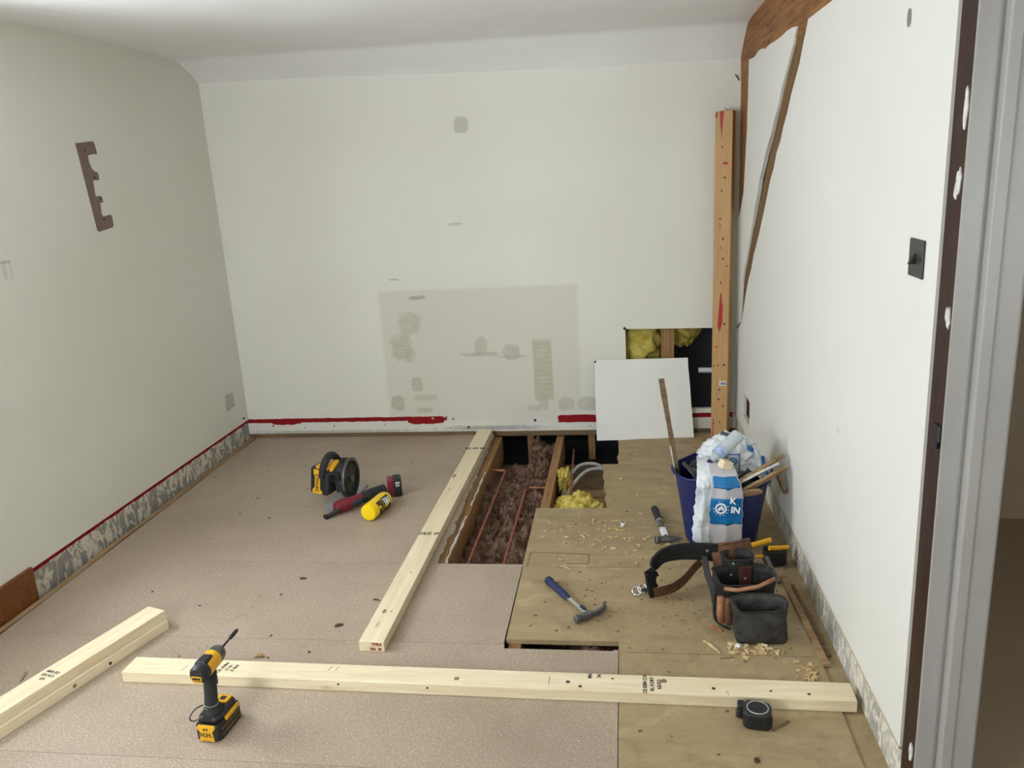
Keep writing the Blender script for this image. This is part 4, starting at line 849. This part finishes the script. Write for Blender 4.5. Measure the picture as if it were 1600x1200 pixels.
# loose printed flap at the back right and the small logo panel
def flap(u, v): 
    x = 2.955 + .10 * u; z = .445 - .10 * v - .09 * u + .012 * fbm((u * 4, v * 4, 2), 3); return Vector((x, -1.44 - .05 * v + .03 * fbm((u * 3, v * 3, 6), 3), z))
cloth('bag_flap', flap, 16, 14, M_BAG, t)
for u0, u1, v0, v1 in ((.02, .30, .05, .22), (.62, .80, .08, .50), (.80, .98, .55, .85)):
    cloth('blue_print', lambda u, v, q=(u0, u1, v0, v1): flap(q[0] + (q[1] - q[0]) * u, q[2] + (q[3] - q[2]) * v) + Vector((0, -.005, .002)), 6, 6, M_BAGBLUE, t, .001)
lp = cloth('logo_panel', lambda u, v: Vector((2.862 + .060 * u, -1.525 - .012 * math.sin(u * 3), .425 - .085 * v)), 8, 8, M_BAGGREY, t, .002)
bm = NB()
for q in ((2.864, 2.918, .420, .424), (2.914, 2.918, .350, .424)): bx(bm, q[0], q[1], -1.542, -1.540, q[2], q[3])
fin('logo_frame', bm, M_BAGBLUE, lp)
bm = NB(); rings(bm, [[Vector((2.890 + r_ * math.cos(a), y_, .392 + r_ * math.sin(a))) for a in [2 * PI * i / 24 for i in range(24)]] for r_, y_ in ((.017, -1.540), (.017, -1.542), (.012, -1.542), (.012, -1.540))], closed=True); fin('logo_ring', bm, M_BAGBLUE, lp)
bm = NB(); box(bm, (2.890, -1.541, .393), (.014, .002, .004)); box(bm, (2.890, -1.541, .386), (.010, .002, .004)); fin('logo_mark', bm, M_BAGBLUE, lp)
# clear drinks bottle lying in the bag
t = thing('drinks_bottle', 'empty clear plastic drinks bottle lying on the bag in the tub', 'bottle')
A = Vector((2.800, -1.560, .402)); Bv = Vector((2.918, -1.505, .500)); d = (Bv - A).normalized(); L = (Bv - A).length
bm = NB(); pr = [(0, .011), (.014, .012), (.030, .026)] + [(.034 + i * .007, .028 if i % 2 else .0255) for i in range(int((L - .05) / .007))] + [(L - .008, .028), (L, .022)]
lathe(bm, A, d, pr, 22); fin('bottle_body', bm, M_PET, t, True)
bm = NB(); lathe(bm, A - d * .016, d, [(0, .0125), (.001, .0135), (.016, .0135)], 18); fin('cap', bm, M_NAVY, t, True)
bm = NB(); lathe(bm, A + d * .036, d, [(0, .0287), (.034, .0287)], 22, False); fin('label', bm, plain('bottle_label', S(120, 150, 196), S(190, 204, 222), .4, 60), t, True)
# splintered offcuts sticking out to the right, and a block
def splinter(label, A, Bv, wd, th_, wdir, mat, seed, name='wood_offcut'):
    r4 = random.Random(seed); A = Vector(A); Bv = Vector(Bv); n2 = 9; pts = [A.lerp(Bv, i / n2) + Vector((r4.uniform(-.001, .001),) * 3) for i in range(n2 + 1)]
    bm = NB(); ribbon(bm, pts, (Vector(wdir),), [wd * (1 + r4.uniform(-.08, .08)) * (.35 if i == n2 else .75 if i == n2 - 1 else 1) for i in range(n2 + 1)], th_)
    return tag(fin(name, bm, mat), label, 'wood offcut')
splinter('longest splintered board offcut, uppermost of those jutting over the tub rim', (2.890, -1.600, .316), (3.098, -1.520, .412), .048, .014, (.2, -.6, .5), M_LATH, 1)
splinter('splintered offcut with white paint just below the uppermost one in the tub', (2.880, -1.605, .306), (3.070, -1.555, .386), .046, .010, (.1, -.7, .5), M_FILL, 2)
splinter('dark-edged wood offcut curving out lowest over the front right of the tub', (2.865, -1.640, .268), (3.100, -1.580, .380), .040, .012, (.1, -.6, .7), M_LATH, 3)
splinter('broad thin wood offcut lying across the front right rim of the tub', (2.872, -1.655, .292), (2.995, -1.640, .300), .030, .010, (0, -.5, .8), M_LATH, 4)
splinter('short brown offcut hanging down behind the tub against the right wall', (3.070, -1.500, .335), (3.105, -1.540, .245), .030, .012, (.3, -1, 0), M_OLD, 5)
bm = NB(); box(bm, (2.852, -1.605, .404), (.045, .040, .034), .4, Matrix.Rotation(.4, 3, 'Z') @ Matrix.Rotation(.35, 3, 'Y')); tag(fin('wood_block', bm, M_PINE[3], bevel=.002), 'small square pale wood block on the bag in the tub', 'wood block')

# ================================================================== tool belt in front of the tub
t = thing('tool_belt', 'black and brown leather tool belt with pouches slumped in front of the blue tub', 'tool belt', (2.86, -2.08, 0))
O = Vector((2.86, -2.08, 0))
def pocket(name, c, a0, b0, a1, b1, h, rot=0.0, lean=(0, 0), mat=M_LEATH, p=3.2, dip=0.0, wall=.004, bot=.02, parent=None, tilt=0.0):
    """open-topped leather pocket: superellipse section (a,b), rounded bottom, rim dipping at the front"""
    n = 36; c = Vector(c) - O; rs_ = []
    def ring(k, ins, top=False):
        a = a0 + (a1 - a0) * k - ins; b = b0 + (b1 - b0) * k - ins; out = []
        for i in range(n):
            q = 2 * PI * i / n; cs, sn = math.cos(q), math.sin(q)
            x = a * math.copysign(abs(cs) ** (2 / p), cs); y = b * math.copysign(abs(sn) ** (2 / p), sn)
            z = h * k
            if k > .55: z += (dip * max(0, -sn) + tilt * x / max(a, 1e-3)) * (k - .55) / .45 * -1
            x += .004 * math.sin(z * 60 + i * .9) * (k > .2); y += .004 * math.sin(z * 45 + i * .7 + 1) * (k > .2)
            xr = x * math.cos(rot) - y * math.sin(rot); yr = x * math.sin(rot) + y * math.cos(rot)
            out.append(c + Vector((xr + lean[0] * k, yr + lean[1] * k, z)))
        return out
    def bottom(ins, z):
        r_ = ring(0, ins); return [Vector((v.x, v.y, c.z + z)) for v in r_]
    rs_ = [bottom(bot, 0), bottom(bot * .35, .004), bottom(.001, .018)] + [ring(k, 0) for k in (.2, .4, .6, .8, .92, 1.0)] + [ring(k, wall) for k in (1.0, .85, .5, .25)] + [bottom(bot + wall, .015)]
    bm = NB(); rings(bm, rs_); o = fin(name, bm, mat, parent or t, 'all')
    rim = ring(1.0, -.001); bm = NB(); tube(bm, [rim[i % n] for i in range(n + 1)], .0042, 8); fin('rim_binding', bm, M_LEATH, o, 'all')
    return o, c
fp, _ = pocket('front_pouch', (2.898, -2.245, .0), .090, .030, .088, .040, .150, .05, (-.008, .010), M_LEATHG, 4.0, .022, .004, .016)
mp_, _ = pocket('main_pouch', (2.862, -2.095, .0), .098, .050, .106, .060, .170, .10, (.0, .02), M_LEATH, 3.4, .022, .005, .015, None, .0)
up_, _ = pocket('upper_pouch', (2.852, -2.005, .048), .050, .034, .054, .040, .150, .05, (-.002, .012), M_LEATH, 2.6, .004, .004, .01)
# brown trim across the front rim of the main pouch, leather patch on the upper pouch
bm = NB(); tube(bm, [Vector((2.785, -2.150, .146)) - O, Vector((2.83, -2.160, .146)) - O, Vector((2.90, -2.150, .155)) - O, Vector((2.962, -2.128, .176)) - O], .0075, 10); fin('rim_trim', bm, M_TANL, mp_, 'all')
bm = NB()
prism(bm, [(-.020, -.050), (.024, -.050), (.026, .040), (-.022, .042)], -.003, .003, lambda u, v, w_: (2.870 - O.x + u, -2.042 - O.y + w_ + u * .35 + .06 * v, .133 + v)); fin('leather_patch', bm, M_OXB, up_, bevel=.001)
bm = NB(); q = Vector((2.872, -2.046, .131)) - O; cyl(bm, q, q + Vector((0, -.003, 0)), .004, n=10); fin('rivet', bm, M_STEEL, up_, True)
for x, z in ((2.822, .141), (2.83, .186)):
    bm = NB(); q = Vector((x, -2.038, z)) - O; cyl(bm, q, q + Vector((0, -.004, 0)), .004, n=10); fin('rivet', bm, M_STEEL, up_, True)
# brown back flap behind the pockets and its fold
def bflap(u, v):
    x = 2.756 + .150 * u + .012 * math.sin(v * 3); y = -1.945 + .050 * u - .02 * v - .030 * math.sin(u * 3.1); z = .212 + .012 * math.sin(u * 3) - .150 * v * (1 - .25 * u)
    return Vector((x, y, z)) - O
cloth('back_flap', bflap, 20, 14, M_BROWNL, t, .005)
bm = NB(); tube(bm, [bflap(i / 12, 0.0) for i in range(13)], .006, 8); fin('flap_fold', bm, M_BROWNL, t, 'all')
# tan side pockets
for dx, m_ in ((0, M_TANL), (.026, M_BROWNL)):
    bm = NB(); rings(bm, [[Vector((2.772 + dx - O.x + a_ * k * math.cos(q), -2.155 - O.y - .010 + b_ * k * math.sin(q) - dx * .45, z)) for q in [2 * PI * i / 16 for i in range(16)]] for z, a_, b_, k in ((.018, .012, .012, .6), (.026, .014, .013, 1), (.060, .015, .015, 1), (.105, .014, .014, 1), (.122, .013, .013, 1))])
    fin('side_pocket', bm, m_, t, 'all')
bm = NB(); ribbon(bm, spline([Vector((2.757, -2.150, .160)) - O, Vector((2.750, -2.160, .10)) - O, Vector((2.756, -2.170, .03)) - O, Vector((2.80, -2.20, .016)) - O], 6), (Vector((.4, -.8, 0)),), .012, .006); fin('side_binding', bm, M_LEATH, t)
# wide black belt looping to the left, thin strap, tan tongue and buckle
bp_ = [(2.785, -1.950, .182), (2.730, -1.938, .182), (2.650, -1.925, .174), (2.585, -1.935, .162), (2.548, -1.960, .135), (2.535, -1.985, .095), (2.540, -1.985, .050), (2.548, -1.965, .028)]
bm = NB(); pts = [p_ - O for p_ in spline(bp_, 6)]; nP = len(pts)
ribbon(bm, pts, [Vector((0, -.25, 1)).lerp(Vector((.5, .85, .3)), min(1, max(0, (i / nP - .45) / .35))) for i in range(nP)], [.084 - .030 * min(1, i / nP * 1.3) for i in range(nP)], .011); be = fin('belt', bm, M_WEB, t, bevel=.003)
for k in (-1, 1):
    bm = NB(); ribbon(bm, [p_ + Vector((0, -.006, k * .016)) for p_ in pts[:22]], (Vector((0, -.25, 1)),), .002, .002); fin('stitching', bm, M_RUBBER, be)
bm = NB(); q = Vector((2.745, -1.948, .192)) - O; cyl(bm, q, q + Vector((0, -.006, .001)), .006, n=12); fin('rivet', bm, M_CHROME, be, True)
tp = [(2.735, -1.83, .085), (2.700, -1.855, .060), (2.665, -1.90, .042), (2.620, -1.945, .032), (2.570, -1.972, .030), (2.530, -1.985, .029)]
bm = NB(); pts = [p_ - O for p_ in spline(tp, 6)]; ribbon(bm, pts, (Vector((-.15, -.45, .9)),), .056, .004); fin('leather_tongue', bm, M_BROWNL, t, bevel=.001)
for k in range(2):
    bm = NB(); cc = Vector((2.482 + .022 * k, -1.945 + .006 * k, .016 + .006 * k)) - O
    tube(bm, [cc + Vector((.017 * math.cos(q), .020 * math.sin(q) * .6, .012 * math.sin(q))) for q in [2 * PI * i / 20 for i in range(21)]], .0042, 8); fin('buckle', bm, M_CHROME, t, 'all')
bm = NB(); tube(bm, [Vector((2.50, -1.945, .02)) - O, Vector((2.53, -1.955, .03)) - O, Vector((2.548, -1.962, .035)) - O], .006, 8); fin('buckle_strap', bm, M_LEATH, t, 'all')
bm = NB(); ribbon(bm, spline([Vector((2.735, -1.965, .175)) - O, Vector((2.742, -1.99, .12)) - O, Vector((2.760, -2.03, .07)) - O, Vector((2.765, -2.05, .03)) - O], 5), (Vector((.9, -.3, .2)),), .022, .008); fin('hanger_strap', bm, M_LEATH, t)
# ---- yellow and black pry tool behind the belt
t = thing('stapler_tool', 'black tool with two yellow handles lying between tool belt and right wall', 'hand tool')
bm = NB(); box(bm, (3.040, -1.690, .040), (.085, .060, .072), .15); fin('tool_body', bm, M_BLACK, t, bevel=.010)
bm = NB(); tube(bm, [(2.935, -1.725, .100), (2.985, -1.710, .108), (3.022, -1.695, .112)], .011, 12); hb = fin('upper_handle', bm, M_YEL, t, True)
bm = NB(); tube(bm, [(3.012, -1.720, .088), (3.055, -1.705, .082), (3.092, -1.690, .078)], .010, 12); fin('lower_handle', bm, M_YEL, t, True)
bm = NB(); tube(bm, [(2.955, -1.735, .058), (2.975, -1.728, .055), (2.990, -1.722, .052)], [.004, .009, .005], 10); fin('yellow_nose', bm, M_YEL, t, True)
bm = NB(); tube(bm, [(3.0, -1.745, .06), (3.01, -1.80, .04), (3.03, -1.86, .012)], .009, 10); fin('pivot_arm', bm, M_DSTEEL, t, True)
# ---- strip of old wood along the right wall
t = thing('wood_strip', 'long narrow strip of old wood lying on the floor along the right wall', 'wood strip')
A = Vector((3.052, -1.80, .007)); Bv = Vector((3.082, -2.385, .007)); r4 = random.Random(9)
bm = NB(); ribbon(bm, [A.lerp(Bv, i / 14) for i in range(15)], (Vector((1, .05, 0)),), [.022 + r4.uniform(-.002, .002) for i in range(15)], .012); fin('strip_body', bm, M_LATH, t)
bm = NB(); ribbon(bm, [A.lerp(Bv, i / 10) + Vector((.024, 0, -.005)) for i in range(1, 10)], (Vector((1, .05, 0)),), [.018 + r4.uniform(-.008, .006) for i in range(9)], .006); fin('splintered_edge', bm, M_OLD, t)

# ================================================================== debris
def curl(label, x, y, ln, ang, mat, seed, h=.006, wd=.010, name='wood_shaving', cat='shaving'):
    r5 = random.Random(seed); pts = [Vector((x + math.cos(ang) * ln * (q - .5) + r5.uniform(-.002, .002), y + math.sin(ang) * ln * (q - .5) + r5.uniform(-.002, .002), .0028 + h * math.sin(q * PI) * r5.uniform(.5, 1))) for q in [i / 6 for i in range(7)]]
    bm = NB(); ribbon(bm, pts, (Vector((-math.sin(ang), math.cos(ang), .3)),), [wd * k for k in (.4, .8, 1, 1, .9, .7, .3)], .002)
    return tag(fin(name, bm, mat), label, cat)
for a_ in (('orange wood splinter on the floor just in front of the tool belt', 2.728, -2.29, .085, -1.0, M_SHAV, 1, .004, .010, 'wood_splinter', 'splinter'),
           ('thin dark splinter in front of the long slot, right of the tool belt splinter', 2.770, -2.352, .050, .2, M_LATH, 2, .002, .004, 'wood_splinter', 'splinter'),
           ('curled brown wood shaving behind the long timber near the drill', 1.150, -2.417, .035, .1, M_LATH, 3, .012, .014),
           ('dark wood chip on the chipboard left of the joist timber end', 1.371, -2.207, .030, .5, M_GRIT, 4, .003, .014, 'wood_chip', 'chip'),
           ('dark wood chip alone in the middle of the left chipboard', 1.092, -1.86, .030, .2, M_GRIT, 5, .003, .010, 'wood_chip', 'chip'),
           ('thin dark splinter on the chipboard by the joist timber', 1.46, -2.02, .030, -.2, M_GRIT, 6, .002, .006, 'wood_splinter', 'splinter'),
           ('wood sliver on the floor left of the stacked timbers', .346, -2.57, .060, 1.9, M_LATH, 7, .004, .008, 'wood_splinter', 'splinter'),
           ('pale grey torn chip among shavings left of the black-handled hammer', 2.430, -1.335, .030, .9, M_FILL, 8, .016, .018, 'plaster_chip', 'chip'),
           ('thin pale splinter near the far end of the large dusty board', 2.40, -1.285, .050, .05, M_SHAV, 9, .003, .006, 'wood_splinter', 'splinter'),
           ('crumpled white chip under the front pouch corner', 2.818, -2.292, .028, .4, M_FILL, 10, .012, .016, 'plaster_chip', 'chip'),
           ('brown leather scrap under the left of the tool belt pouches', 2.752, -2.178, .055, -.7, M_TANL, 11, .004, .016, 'leather_scrap', 'scrap'),
           ('pale sliver lying on the floor between the hammer and the floor opening', 2.19, -1.74, .055, -.55, M_SHAV, 12, .004, .005, 'wood_splinter', 'splinter'),
           ('dark chip on the floor in front of the tape measure', 2.795, -2.835, .016, .3, M_GRIT, 13, .006, .014, 'wood_chip', 'chip'),
           ('small pale dowel-like chip on the narrow board behind the hammer', 2.500, -.985, .026, 1.4, M_SHAV, 14, .004, .010, 'wood_chip', 'chip'),
           ('round pale chip at the left of the narrow board near the opening', 2.420, -.77, .016, .3, M_SHAV, 15, .006, .016, 'wood_chip', 'chip')): curl(*a_)
def scatter(name, label, cx, cy, sx, sy, n_, s0_, s1_, mat, seed, h=1.0, ex=()):
    r5 = random.Random(seed); bm = NB(); k = 0
    while k < n_:
        x = r5.gauss(cx, sx); y = r5.gauss(cy, sy)
        if not (2.03 < x < 3.05 and -2.88 < y < -1.15) or (2.40 > x and y < -2.25): continue
        s_ = r5.uniform(s0_, s1_); M_ = Matrix.Rotation(r5.uniform(0, PI), 3, 'Z') @ Matrix.Rotation(r5.uniform(-.3, .3), 3, 'X')
        box(bm, (x, y, s_ * .12 * h + .0004), (s_, s_ * r5.uniform(.15, .6), s_ * .2 * h), M=M_); k += 1
    return tag(fin(name, bm, mat), label, 'wood debris', kind='stuff')
scatter('sawdust', 'fine sawdust scattered around the belt buckle and hammer', 2.48, -1.98, .16, .20, 3600, .001, .004, M_SAWDUST, 1)
scatter('sawdust', 'light sawdust drifted in front of the tool belt loop', 2.62, -1.95, .06, .10, 1500, .001, .004, M_SAWDUST, 2)
scatter('wood_shavings', 'small pale shavings on the large dusty board left of the tub', 2.36, -1.42, .18, .14, 130, .005, .022, M_SHAV, 3)
scatter('wood_shavings', 'brown crumbs strewn over the dusty boards', 2.55, -1.85, .33, .45, 160, .003, .012, M_OLD, 4)
scatter('wood_shavings', 'pile of pale shavings below the front pouch', 2.845, -2.30, .045, .02, 60, .006, .026, M_SHAV, 5, 1.6)
scatter('wood_shavings', 'pale shavings at the near end of the wood strip', 3.03, -2.42, .025, .03, 50, .005, .020, M_SHAV, 6, 1.6)
def grit(name, label, n_, mat, seed):
    r5 = random.Random(seed); bm = NB()
    for k in range(n_):
        x = r5.uniform(.1, 2.0); y = r5.uniform(-2.9, -.1)
        if (x > 1.48 and y > -2.40) or y < -2.47 or (x < .75 and y < -2.2) or (.8 < x < 1.32 and -1.4 < y < -.75): continue
        s_ = r5.uniform(.003, .009); box(bm, (x, y, s_ * .15), (s_, s_ * r5.uniform(.3, .8), s_ * .3), r5.uniform(0, PI))
    return tag(fin(name, bm, mat), label, 'debris', kind='stuff')
grit('floor_grit', 'dark specks scattered over the left chipboard floor', 60, M_GRIT, 1); grit('floor_grit', 'white plaster crumbs scattered over the left chipboard floor', 22, M_FILL, 2)
